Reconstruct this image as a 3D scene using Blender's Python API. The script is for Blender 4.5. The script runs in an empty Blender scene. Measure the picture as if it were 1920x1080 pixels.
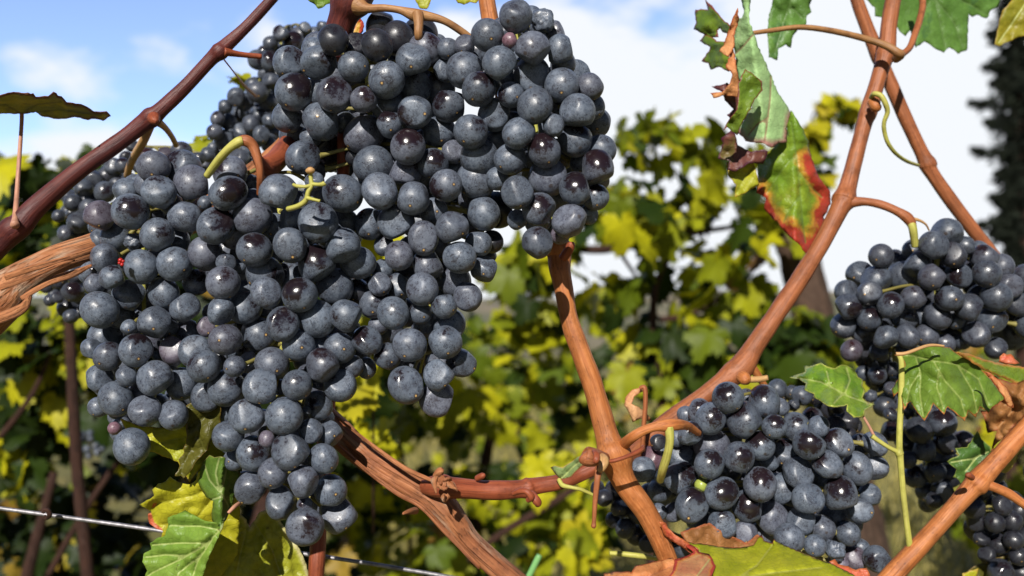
import bpy, bmesh, math, random
from mathutils import Vector, Matrix, noise
from mathutils.geometry import delaunay_2d_cdt
rng = random.Random(7)
S = bpy.context.scene
C = S.collection
R = math.radians
# ------------------------------------------------------------------ camera
F = 1663.0                                    # focal length in photo pixels (1920 wide)
CAMZ = 1.0
PITCH = math.atan(100 / F)
cam = bpy.data.objects.new('camera', bpy.data.cameras.new('camera'))
C.objects.link(cam); S.camera = cam
cam.location = (0, 0, CAMZ)
cam.rotation_euler = (R(90) + PITCH, 0, 0)
cam.data.sensor_width = 36; cam.data.lens = F / 1920 * 36
cam.data.clip_start = 0.02; cam.data.clip_end = 5000
cam.data.dof.use_dof = True
cam.data.dof.focus_distance = 0.395
cam.data.dof.aperture_fstop = 8.6
CR = cam.rotation_euler.to_matrix()
CAM = Vector((0, 0, CAMZ))
def P(x, y, d):
    return CAM + CR @ Vector(((x - 960) / F * d, (540 - y) / F * d, -d))
# ------------------------------------------------------------------ light
SUN_EL, SUN_AZ = R(30), R(-13)                # height, and angle from straight behind the viewer (minus = left)
sdir = Vector((math.sin(SUN_AZ) * math.cos(SUN_EL), -math.cos(SUN_AZ) * math.cos(SUN_EL), math.sin(SUN_EL)))
sun = bpy.data.objects.new('sun', bpy.data.lights.new('sun', 'SUN'))
C.objects.link(sun)
sun.data.energy = 5.0; sun.data.angle = R(0.5); sun.data.color = (1.0, 0.95, 0.88)
sun.rotation_euler = sdir.to_track_quat('Z', 'Y').to_euler()
W = bpy.data.worlds.new('World'); S.world = W; W.use_nodes = True
def node(nt, typ, ins=None, **kw):
    n = nt.nodes.new(typ)
    for k, v in kw.items(): setattr(n, k, v)
    for k, v in (ins or {}).items():
        if isinstance(v, bpy.types.NodeSocket): nt.links.new(v, n.inputs[k])
        else: n.inputs[k].default_value = v
    return n
def mth(nt, op, a, b=None, c=None, clamp=False):
    d = {0: a}
    if b is not None: d[1] = b
    if c is not None: d[2] = c
    n = node(nt, 'ShaderNodeMath', d, operation=op); n.use_clamp = clamp
    return n.outputs[0]
def sstep(nt, v, lo, hi, o0=0.0, o1=1.0):
    n = node(nt, 'ShaderNodeMapRange', {'Value': v, 'From Min': lo, 'From Max': hi, 'To Min': o0, 'To Max': o1}, interpolation_type='SMOOTHSTEP')
    return n.outputs[0]
def mix(nt, f, a, b):
    n = nt.nodes.new('ShaderNodeMix'); n.data_type = 'RGBA'
    for i, v in ((0, f), (6, a), (7, b)):
        if isinstance(v, bpy.types.NodeSocket): nt.links.new(v, n.inputs[i])
        elif i == 0: n.inputs[0].default_value = v
        else: n.inputs[i].default_value = (*v[:3], 1)
    return n.outputs[2]
def noi(nt, vec, scale, detail=3, rough=0.5, dist=0.0):
    return node(nt, 'ShaderNodeTexNoise', {'Vector': vec, 'Scale': scale, 'Detail': detail, 'Roughness': rough, 'Distortion': dist}).outputs[0]
nt = W.node_tree; nt.nodes.clear()
sky = nt.nodes.new('ShaderNodeTexSky'); sky.sky_type = 'NISHITA'; sky.sun_disc = False
sky.sun_elevation = SUN_EL; sky.sun_rotation = math.atan2(sdir.x, sdir.y)
sky.air_density = 0.6; sky.dust_density = 0.0; sky.ozone_density = 1.5
tc = nt.nodes.new('ShaderNodeTexCoord').outputs['Generated']
sep = node(nt, 'ShaderNodeSeparateXYZ', {0: tc})
mp = node(nt, 'ShaderNodeMapping', {'Vector': tc, 'Scale': (1, 1, 1.9), 'Location': (0.37, 0.1, 0.31)}).outputs[0]
n1 = noi(nt, mp, 5.2, 7, 0.5)
f = mth(nt, 'ADD', mth(nt, 'MULTIPLY', n1, 3.4), mth(nt, 'MULTIPLY', sep.outputs[0], 1.6))
f = mth(nt, 'ADD', mth(nt, 'SUBTRACT', f, mth(nt, 'MULTIPLY', sep.outputs[2], 5.0)), 0.43)
cl = sstep(nt, f, 0.12, 0.62)
cl = mth(nt, 'MULTIPLY', cl, sstep(nt, sep.outputs[1], 0.1, 0.6))           # clouds masked to the sky ahead, keeping ambient light from behind low
veil = sstep(nt, sep.outputs[1], 0.2, 0.7, 0.9, 5.2)                      # brightness gain added to the sky ahead only; behind stays dim
sky_gain_rgb = node(nt, 'ShaderNodeCombineXYZ', {0: mth(nt, 'MULTIPLY', veil, .90), 1: mth(nt, 'MULTIPLY', veil, .82), 2: mth(nt, 'MULTIPLY', veil, .84)}).outputs[0]
skyc = node(nt, 'ShaderNodeVectorMath', {0: sky.outputs[0], 1: sky_gain_rgb}, operation='MULTIPLY').outputs[0]
CLOUD = 14.3
wc = mix(nt, cl, skyc, (CLOUD * .95, CLOUD * .985, CLOUD * 1.03))
bg = node(nt, 'ShaderNodeBackground', {'Color': wc, 'Strength': 0.05})
nt.links.new(bg.outputs[0], node(nt, 'ShaderNodeOutputWorld').inputs[0])
S.view_settings.view_transform = 'Standard'; S.view_settings.look = 'None'
S.view_settings.exposure = 0.45; S.view_settings.gamma = 1.0
S.render.engine = 'CYCLES'
S.cycles.use_denoising = True
S.cycles.max_bounces = 6; S.cycles.diffuse_bounces = 3; S.cycles.glossy_bounces = 3; S.cycles.transparent_max_bounces = 6

# ------------------------------------------------------------------ materials
def newmat(name):
    m = bpy.data.materials.new(name); m.use_nodes = True
    nt = m.node_tree; nt.nodes.clear()
    out = nt.nodes.new('ShaderNodeOutputMaterial')
    return m, nt, out
def attr(nt, name): return node(nt, 'ShaderNodeAttribute', attribute_name=name)

def grape_material(name, tip=True):
    m, nt, out = newmat(name)
    oi = nt.nodes.new('ShaderNodeObjectInfo')
    oc = nt.nodes.new('ShaderNodeTexCoord').outputs['Object']
    col = node(nt, 'ShaderNodeSeparateColor', {0: oi.outputs['Color']})
    rub, hue, tone = col.outputs
    rnd = oi.outputs['Random']
    off = node(nt, 'ShaderNodeCombineXYZ', {0: mth(nt, 'MULTIPLY', rnd, 37.0), 1: mth(nt, 'MULTIPLY', rnd, 91.0), 2: mth(nt, 'MULTIPLY', rnd, 53.0)}).outputs[0]
    if tip:   # the mesh is a unit ball
        v = node(nt, 'ShaderNodeVectorMath', {0: oc, 1: off}, operation='ADD').outputs[0]
        p = oc
    else:
        v = node(nt, 'ShaderNodeVectorMath', {0: oc, 3: 130.0}, operation='SCALE').outputs[0]
        p = v
    big = noi(nt, v, 1.1, 4, 0.6)
    med = noi(nt, v, 2.6, 5, 0.65)
    fine = noi(nt, v, 9.0, 4, 0.7)
    # rubbed window on the side that faces out (+Y), broken by noise
    if tip:
        sp = node(nt, 'ShaderNodeSeparateXYZ', {0: oc})
        ang = mth(nt, 'ADD', sp.outputs[1], mth(nt, 'ADD', mth(nt, 'MULTIPLY', mth(nt, 'SUBTRACT', med, 0.5), 1.1), mth(nt, 'MULTIPLY', mth(nt, 'SUBTRACT', fine, 0.5), 0.55)))
        lim = mth(nt, 'SUBTRACT', 1.16, mth(nt, 'MULTIPLY', rub, 0.62))
        win = sstep(nt, mth(nt, 'SUBTRACT', ang, lim), -0.10, 0.22)
        win = mth(nt, 'MULTIPLY', win, mth(nt, 'GREATER_THAN', rub, 0.03))
    else: win = 0.0
    pat = sstep(nt, mth(nt, 'ADD', mth(nt, 'MULTIPLY', big, 0.6), mth(nt, 'MULTIPLY', med, 0.5)), 0.56, 0.68)
    pat = mth(nt, 'MULTIPLY', pat, sstep(nt, fine, 0.34, 0.56))
    # hair-thin scratches through the wax
    sc = noi(nt, v, 3.6, 2, 0.5, 1.3)
    line = sstep(nt, mth(nt, 'ABSOLUTE', mth(nt, 'SUBTRACT', sc, 0.5)), 0.0, 0.024, 1.0, 0.0)
    sc2 = noi(nt, v, 7.0, 2, 0.5, 2.0)
    line2 = sstep(nt, mth(nt, 'ABSOLUTE', mth(nt, 'SUBTRACT', sc2, 0.52)), 0.0, 0.034, 1.0, 0.0)
    line = mth(nt, 'MAXIMUM', line, line2)
    line = mth(nt, 'MULTIPLY', line, sstep(nt, noi(nt, v, 1.7, 2), 0.42, 0.54))
    vor = node(nt, 'ShaderNodeTexVoronoi', {'Vector': v, 'Scale': 3.4}).outputs['Distance']
    speck = sstep(nt, vor, 0.07, 0.15, 0.9, 0.0)
    stv = node(nt, 'ShaderNodeMapping', {'Vector': v, 'Scale': (0.9, 1.1, 4.2), 'Rotation': (0.5, 0.9, 0.2)}).outputs[0]
    strk = mth(nt, 'MULTIPLY', sstep(nt, noi(nt, stv, 1.5, 4, 0.65), 0.55, 0.66), sstep(nt, big, 0.45, 0.6))
    pat = mth(nt, 'MAXIMUM', pat, mth(nt, 'MULTIPLY', strk, 0.85))
    bare = mth(nt, 'MAXIMUM', mth(nt, 'MAXIMUM', win, mth(nt, 'MULTIPLY', pat, 0.8)), mth(nt, 'MAXIMUM', mth(nt, 'MULTIPLY', line, 0.9), speck))
    bloomc = mix(nt, sstep(nt, med, 0.3, 0.7), (0.034, 0.047, 0.072), (0.122, 0.148, 0.192))
    bloomc = mix(nt, mth(nt, 'MULTIPLY', sstep(nt, fine, 0.38, 0.66), 0.55), bloomc, (0.165, 0.195, 0.24))
    bloomc = mix(nt, hue, bloomc, (0.19, 0.085, 0.11))
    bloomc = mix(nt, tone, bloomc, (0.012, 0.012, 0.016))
    skin = mix(nt, hue, (0.010, 0.006, 0.008), (0.05, 0.010, 0.012))
    c = mix(nt, bare, bloomc, skin)
    rough = mth(nt, 'SUBTRACT', 0.50, mth(nt, 'MULTIPLY', bare, 0.30))
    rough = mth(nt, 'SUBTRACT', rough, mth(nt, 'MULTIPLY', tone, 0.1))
    if tip:
        d = node(nt, 'ShaderNodeVectorMath', {0: oc, 1: (0, 0, -1.0)}, operation='DISTANCE').outputs['Value']
        c = mix(nt, sstep(nt, d, 0.09, 0.16, 0.75, 0.0), c, (0.03, 0.018, 0.012))
        c = mix(nt, sstep(nt, d, 0.045, 0.075, 1.0, 0.0), c, (0.42, 0.26, 0.09))
    bmp = node(nt, 'ShaderNodeBump', {'Strength': 0.09, 'Distance': 0.001, 'Height': mth(nt, 'ADD', fine, mth(nt, 'MULTIPLY', bare, -0.4))})
    b = node(nt, 'ShaderNodeBsdfPrincipled', {'Base Color': c, 'Roughness': rough, 'Normal': bmp.outputs[0], 'Specular IOR Level': 0.55,
        'Sheen Weight': 0.02, 'Sheen Roughness': 0.35, 'Sheen Tint': (0.75, 0.82, 1.0, 1)})
    nt.links.new(b.outputs[0], out.inputs[0])
    return m
GRAPE = grape_material('grape_skin_with_wax')
GRAPES_IN = grape_material('grape_skin_inner', tip=False)

def leaf_material(name, base, base2, edge, edge_w=0.0, edge2=None, vein=(0.5, 0.55, 0.2), vein_amt=0.6, trans=0.22, patches=0.0, rough=0.45, patch_col=None):
    """base/base2: two pigments mixed by noise; edge: pigment of the withered margin, edge_w its width in attribute units"""
    m, nt, out = newmat(name)
    oc = nt.nodes.new('ShaderNodeTexCoord').outputs['Object']
    n1 = noi(nt, oc, 38, 5, 0.6); n2 = noi(nt, oc, 210, 4, 0.65)
    c = mix(nt, sstep(nt, n1, 0.35, 0.65), base, base2)
    c = mix(nt, sstep(nt, n2, 0.4, 0.75, 0.0, 0.25), c, tuple(x * 0.45 for x in base))
    if patches:
        c = mix(nt, mth(nt, 'MULTIPLY', sstep(nt, noi(nt, oc, 60, 4, 0.6), 0.56, 0.66), patches), c, patch_col or edge)
    if edge_w:
        e = attr(nt, 'edge').outputs['Fac']
        e = mth(nt, 'ADD', e, mth(nt, 'MULTIPLY', mth(nt, 'SUBTRACT', n1, 0.5), edge_w * 2.2))
        e = mth(nt, 'ADD', e, mth(nt, 'MULTIPLY', mth(nt, 'SUBTRACT', n2, 0.5), edge_w * 0.8))
        if edge2: c = mix(nt, sstep(nt, e, edge_w * 0.7, edge_w * 1.25, 1, 0), c, edge2)
        c = mix(nt, sstep(nt, e, edge_w * 0.4, edge_w * 0.75, 1, 0), c, edge)
    ve = attr(nt, 'vein').outputs['Fac']
    vm = sstep(nt, ve, 0.6, 2.6, 1, 0)
    c = mix(nt, mth(nt, 'MULTIPLY', vm, vein_amt), c, vein)
    # net of fine veins
    vd = node(nt, 'ShaderNodeTexVoronoi', {'Vector': oc, 'Scale': 330.0}, feature='DISTANCE_TO_EDGE').outputs['Distance']
    net = sstep(nt, vd, 0.0, 0.12, 1, 0)
    c = mix(nt, mth(nt, 'MULTIPLY', net, 0.16), c, tuple(x * 0.4 for x in base))
    sd = sstep(nt, noi(nt, oc, 420, 2), 0.70, 0.76)
    c = mix(nt, mth(nt, 'MULTIPLY', sd, 0.5), c, (0.05, 0.025, 0.01))
    h = mth(nt, 'ADD', mth(nt, 'MULTIPLY', sstep(nt, ve, 0, 5, 1, 0), -0.8), mth(nt, 'ADD', mth(nt, 'MULTIPLY', net, -0.25), mth(nt, 'MULTIPLY', n2, 0.6)))
    bmp = node(nt, 'ShaderNodeBump', {'Strength': 0.5, 'Distance': 0.0008, 'Height': h})
    b = node(nt, 'ShaderNodeBsdfPrincipled', {'Base Color': c, 'Roughness': rough, 'Normal': bmp.outputs[0], 'Specular IOR Level': 0.35})
    t = node(nt, 'ShaderNodeBsdfTranslucent', {'Color': c, 'Normal': bmp.outputs[0]})
    mx = node(nt, 'ShaderNodeMixShader', {0: trans, 1: b.outputs[0], 2: t.outputs[0]})
    nt.links.new(mx.outputs[0], out.inputs[0])
    return m

def cane_material(name, a, b_, dark, speck=0.5, rough=0.5, groove=0.28, sy=26.0, sx=760.0, grey=0.0):
    """a, b_: two wood colours in long streaks; dark: colour of streaks and pores"""
    m, nt, out = newmat(name)
    v = attr(nt, 'tc').outputs['Vector']
    st = node(nt, 'ShaderNodeMapping', {'Vector': v, 'Scale': (sx, sx, sy)}).outputs[0]
    s1 = noi(nt, st, 1.0, 5, 0.6, 0.3)
    iso = noi(nt, v, 75, 5, 0.7)
    c = mix(nt, sstep(nt, s1, 0.3, 0.7), a, b_)
    c = mix(nt, sstep(nt, iso, 0.40, 0.70, 0, 0.75), c, tuple(x * 0.55 for x in a))
    c = mix(nt, sstep(nt, noi(nt, node(nt, 'ShaderNodeMapping', {'Vector': v, 'Scale': (260, 260, 45), 'Location': (3, 1, 7)}).outputs[0], 1, 4, .65), 0.55, 0.75, 0, 0.6), c, tuple(min(1, x * 1.25 + .04) for x in b_))
    st2 = node(nt, 'ShaderNodeMapping', {'Vector': v, 'Scale': (sx * 2.2, sx * 2.2, sy * 1.4)}).outputs[0]
    s2 = noi(nt, st2, 1.0, 3, 0.6)
    dk = sstep(nt, s2, 0.55, 0.70)
    c = mix(nt, mth(nt, 'MULTIPLY', dk, 0.5), c, dark)
    c = mix(nt, sstep(nt, noi(nt, node(nt, 'ShaderNodeMapping', {'Vector': v, 'Scale': (60, 60, 16), 'Location': (9, 4, 2)}).outputs[0], 1, 3, .6), 0.42, 0.66, 0, 0.5), c, tuple(x * .55 for x in b_))
    if grey:
        c = mix(nt, mth(nt, 'MULTIPLY', sstep(nt, noi(nt, node(nt, 'ShaderNodeMapping', {'Vector': v, 'Scale': (120, 120, 22)}).outputs[0], 1, 5, .65), 0.5, 0.68), grey), c, (0.42, 0.33, 0.24))
    vo = node(nt, 'ShaderNodeTexVoronoi', {'Vector': node(nt, 'ShaderNodeMapping', {'Vector': v, 'Scale': (1, 1, 0.55)}).outputs[0], 'Scale': 620.0}).outputs['Distance']
    sp = mth(nt, 'MULTIPLY', mth(nt, 'MULTIPLY', sstep(nt, vo, 0.12, 0.32, 1, 0), sstep(nt, iso, 0.40, 0.62)), speck)
    c = mix(nt, sp, c, dark)
    h = mth(nt, 'ADD', s1, mth(nt, 'MULTIPLY', dk, -0.6))
    bmp = node(nt, 'ShaderNodeBump', {'Strength': groove, 'Distance': 0.002, 'Height': h})
    b = node(nt, 'ShaderNodeBsdfPrincipled', {'Base Color': c, 'Roughness': rough, 'Normal': bmp.outputs[0], 'Specular IOR Level': 0.3})
    nt.links.new(b.outputs[0], out.inputs[0])
    return m
CANE_ORANGE = cane_material('cane_bark_orange', (0.33, 0.10, 0.025), (0.47, 0.175, 0.055), (0.07, 0.018, 0.008))
CANE_RED = cane_material('cane_bark_red', (0.19, 0.042, 0.018), (0.30, 0.078, 0.032), (0.04, 0.012, 0.008), speck=.35)
CANE_PURPLE = cane_material('cane_bark_purple', (0.065, 0.016, 0.017), (0.13, 0.030, 0.022), (0.03, 0.009, 0.012), speck=.3)
CANE_PALE = cane_material('cane_bark_pale', (0.23, 0.07, 0.024), (0.35, 0.12, 0.046), (0.07, 0.022, 0.014), speck=.3)
CANE_LIME = cane_material('stalk_green', (0.36, 0.36, 0.06), (0.46, 0.42, 0.11), (0.16, 0.12, 0.03), speck=.3, groove=.2)
CANE_TAN = cane_material('stalk_tan', (0.40, 0.22, 0.09), (0.50, 0.30, 0.12), (0.15, 0.06, 0.03), speck=.3, groove=.2)
CANE_PED = cane_material('pedicel_green_brown', (0.16, 0.15, 0.035), (0.24, 0.20, 0.06), (0.08, 0.05, 0.02), speck=.5, groove=.2)
CANE_STALK = cane_material('stalk_brown', (0.24, 0.105, 0.04), (0.36, 0.19, 0.075), (0.09, 0.03, 0.015), speck=.3, groove=.25)
CANE_PINK = cane_material('stalk_pink', (0.42, 0.20, 0.13), (0.48, 0.25, 0.16), (0.2, 0.08, 0.06), speck=.1, groove=.2)
OLD_BARK = cane_material('old_bark', (0.30, 0.10, 0.035), (0.44, 0.19, 0.08), (0.035, 0.012, 0.007), speck=.4, rough=.75, groove=0.9, sy=24, sx=520, grey=.85)
ARM_BARK = cane_material('arm_bark', (0.20, 0.062, 0.022), (0.40, 0.155, 0.062), (0.03, 0.008, 0.005), speck=.5, rough=.6, groove=0.8, sy=18, sx=480, grey=.55)
POST_WOOD = cane_material('weathered_post', (0.045, 0.026, 0.017), (0.085, 0.05, 0.033), (0.012, 0.008, 0.006), rough=.85, groove=1.0, sy=5, sx=70)
DARK_WOOD = cane_material('dark_vine_wood', (0.030, 0.011, 0.007), (0.055, 0.022, 0.012), (0.01, 0.005, 0.004), rough=.8, groove=.8)

def simple_mat(name, c, rough=.5, metal=0.0, nscale=0, c2=None):
    m, nt, out = newmat(name)
    oc = nt.nodes.new('ShaderNodeTexCoord').outputs['Object']
    cc = mix(nt, sstep(nt, noi(nt, oc, nscale or 80, 4, .6), .35, .65), c, c2 or tuple(x * .7 for x in c))
    b = node(nt, 'ShaderNodeBsdfPrincipled', {'Base Color': cc, 'Roughness': rough, 'Metallic': metal})
    nt.links.new(b.outputs[0], out.inputs[0]); return m

# ------------------------------------------------------------------ object helpers
def link(name, me, mat=None, parent=None, smooth=True):
    o = bpy.data.objects.new(name, me); C.objects.link(o)
    if mat: me.materials.append(mat)
    if smooth:
        me.polygons.foreach_set('use_smooth', [True] * len(me.polygons))
    if parent:
        o.parent = parent; o.matrix_parent_inverse = Matrix.Translation(-parent.location)
    return o
def tag(o, label=None, cat=None, group=None, kind=None):
    if label: o['label'] = label
    if cat: o['category'] = cat
    if group: o['group'] = group
    if kind: o['kind'] = kind
    return o
def empty(name, loc, label, cat, group=None):
    o = bpy.data.objects.new(name, None); C.objects.link(o); o.location = loc
    o.empty_display_size = 0.02
    return tag(o, label, cat, group)

def catmull(pts, n):
    out = []
    k = len(pts)
    for i in range(k - 1):
        p0, p1, p2, p3 = pts[max(i - 1, 0)], pts[i], pts[i + 1], pts[min(i + 2, k - 1)]
        for j in range(n):
            t = j / n
            out.append(tuple(0.5 * ((2 * b) + (-a + c) * t + (2 * a - 5 * b + 4 * c - d) * t * t + (-a + 3 * b - 3 * c + d) * t ** 3) for a, b, c, d in zip(p0, p1, p2, p3)))
    out.append(tuple(pts[-1]))
    return out
def tube_data(pts, n=8, ring=16, rough=0.09, ridges=0.0, world=False, flat=1.0, nscale=70, seed=0):
    """pts: (px, py, depth, radius px) through the lens of the camera, or world (x, y, z, r)"""
    sm = catmull(pts, n)
    cs, rs = [], []
    for a, b, c, r in sm:
        if world: cs.append(Vector((a, b, c))); rs.append(r)
        else: cs.append(P(a, b, c)); rs.append(max(r, .3) * c / F)
    V, Fc, T = [], [], []
    length = 0
    up = None
    for i, c in enumerate(cs):
        t = (cs[min(i + 1, len(cs) - 1)] - cs[max(i - 1, 0)]).normalized()
        if i: length += (c - cs[i - 1]).length
        if up is None:
            up = t.cross(Vector((0, 1, 0.1))).normalized()
        up = (up - t * up.dot(t)).normalized()
        sd = t.cross(up)
        for k in range(ring):
            a = 2 * math.pi * k / ring
            tcv = Vector((math.cos(a) * rs[i], math.sin(a) * rs[i], length))
            q = Vector((tcv.x, tcv.y, tcv.z)) * nscale
            w = 1 + rough * noise.noise(q * 1.0 + Vector((seed * 7.1, 0, 0)))
            if ridges:
                w += ridges * noise.fractal(Vector((math.cos(a) * 3.2, math.sin(a) * 3.2, length * 16 + seed)), 1.0, 2.0, 4)
            V.append(c + (up * math.cos(a) + sd * math.sin(a) * flat) * rs[i] * w); T.append(tcv)
    m = len(cs)
    for i in range(m - 1):
        for k in range(ring):
            k2 = (k + 1) % ring
            Fc.append((i * ring + k, i * ring + k2, (i + 1) * ring + k2, (i + 1) * ring + k))
    Fc.append(tuple(range(ring - 1, -1, -1))); Fc.append(tuple((m - 1) * ring + k for k in range(ring)))
    return V, Fc, T
class MB:
    """collects pieces into one mesh"""
    def __init__(s): s.V, s.F, s.T, s.c = [], [], [], []
    def add(s, V, Fc, T=None, col=None):
        o = len(s.V); s.V += V; s.F += [tuple(i + o for i in f) for f in Fc]
        s.T += T or [Vector((0, 0, 0))] * len(V)
        s.c += [col or 0.0] * len(V)
        return s
    def tube(s, pts, **k): return s.add(*tube_data(pts, **k))
    def mesh(s, name):
        me = bpy.data.meshes.new(name); me.from_pydata(s.V, [], s.F); me.update()
        a = me.attributes.new('tc', 'FLOAT_VECTOR', 'POINT'); a.data.foreach_set('vector', [x for v in s.T for x in v])
        if any(s.c):
            a = me.attributes.new('lc', 'FLOAT', 'POINT'); a.data.foreach_set('value', s.c)
        return me
    def build(s, name, mat, parent=None): return link(name, s.mesh(name), mat, parent)
def tube(name, pts, mat, parent=None, **k):
    return MB().tube(pts, **k).build(name, mat, parent)

# ------------------------------------------------------------------ the setting: ground, hills
gm, nt, out = newmat('dry_field')
oc = nt.nodes.new('ShaderNodeTexCoord').outputs['Object']
c = mix(nt, sstep(nt, noi(nt, oc, 0.9, 6, .65), .35, .65), (0.17, 0.135, 0.022), (0.085, 0.09, 0.012))
c = mix(nt, sstep(nt, noi(nt, oc, 7, 5, .7), .5, .7, 0, .8), c, (0.26, 0.20, 0.05))
c = mix(nt, sstep(nt, noi(nt, oc, 0.02, 4, .6), .4, .6, 0, .6), c, (0.09, 0.075, 0.04))
b = node(nt, 'ShaderNodeBsdfPrincipled', {'Base Color': c, 'Roughness': .95})
nt.links.new(b.outputs[0], out.inputs[0])
me = bpy.data.meshes.new('ground')
gx = [-1500, -400, -100, -40, -20, -10, -5, 0, 5, 10, 20, 40, 100, 400, 1500]
gv = [(x, y, 0.08 * noise.noise(Vector((x * .2, y * .2, 0)))) for y in gx for x in gx]
n_ = len(gx)
me.from_pydata(gv, [], [(j * n_ + i, j * n_ + i + 1, (j + 1) * n_ + i + 1, (j + 1) * n_ + i) for j in range(n_ - 1) for i in range(n_ - 1)])
tag(link('ground', me, gm), kind='structure')
hm, nt, out = newmat('dry_hillside')
oc = nt.nodes.new('ShaderNodeTexCoord').outputs['Object']
c = mix(nt, sstep(nt, noi(nt, oc, 0.03, 6, .65), .4, .6), (0.20, 0.16, 0.10), (0.10, 0.105, 0.05))
c = mix(nt, sstep(nt, noi(nt, oc, 0.14, 5, .7), .52, .64, 0, .7), c, (0.045, 0.05, 0.025))
b = node(nt, 'ShaderNodeBsdfPrincipled', {'Base Color': c, 'Roughness': .95})
nt.links.new(b.outputs[0], out.inputs[0])
me = bpy.data.meshes.new('hills')
NX, NY = 90, 24
hv = []
for j in range(NY):
    for i in range(NX):
        x = -420 + 840 * i / (NX - 1); y = 150 + 320 * j / (NY - 1)
        t = j / (NY - 1)
        h = math.sin(min(t * 1.5, 1) * math.pi / 2) * (15 + 10 * noise.fractal(Vector((x * .008, y * .008, 3.3)), 1, 2, 4)) - 0.6
        hv.append((x, y, h))
me.from_pydata(hv, [], [(j * NX + i, j * NX + i + 1, (j + 1) * NX + i + 1, (j + 1) * NX + i) for j in range(NY - 1) for i in range(NX - 1)])
tag(link('hills', me, hm), kind='structure')

# ------------------------------------------------------------------ grapes
def ball(kind, seed):
    bm = bmesh.new(); bmesh.ops.create_icosphere(bm, subdivisions=4, radius=1)
    rr = random.Random(seed)
    dents = [(Vector((rr.gauss(0, 1), rr.gauss(0, 1), rr.gauss(0, 1) * .6)).normalized(), rr.uniform(.74, .93)) for _ in range(3)]
    sc = Vector((rr.uniform(.96, 1.04), rr.uniform(.96, 1.04), rr.uniform(.95, 1.06)))
    off = Vector((seed * 3.7, 0, 0))
    for v in bm.verts:
        p = v.co.copy()
        q = Vector((p.x * sc.x, p.y * sc.y, p.z * sc.z))
        q *= 1 + 0.035 * noise.noise(p * 1.1 + off)
        if kind == 'wrinkled':
            k = noise.noise(p * 1.5 + off); k2 = abs(noise.noise(p * 3.1 + off))
            q *= 0.9 + 0.22 * k - 0.42 * max(0, 0.28 - k2)
        elif kind == 'pressed':
            for d, lim in dents:
                s = q.dot(d)
                if s > lim - .08: q -= d * (s - (lim - .08)) * 0.72
        if kind != 'wrinkled': # little point at the tip
            tipd = (p - Vector((0, 0, -1))).length
            q.z -= 0.03 * max(0, 1 - tipd / .18)
        v.co = q
    me = bpy.data.meshes.new('grape_' + kind); bm.to_mesh(me); bm.free()
    me.materials.append(GRAPE)
    me.polygons.foreach_set('use_smooth', [True] * len(me.polygons))
    return me
BALLS = [ball('round', i) for i in range(6)] + [ball('pressed', 10 + i) for i in range(10)]
WRINKLED = [ball('wrinkled', 30 + i) for i in range(3)]
SMALL = bpy.data.meshes.new('inner')
_bm = bmesh.new(); bmesh.ops.create_icosphere(_bm, subdivisions=3, radius=1)
SM_V = [v.co.copy() for v in _bm.verts]; SM_F = [tuple(v.index for v in f.verts) for f in _bm.faces]; _bm.free()

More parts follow.
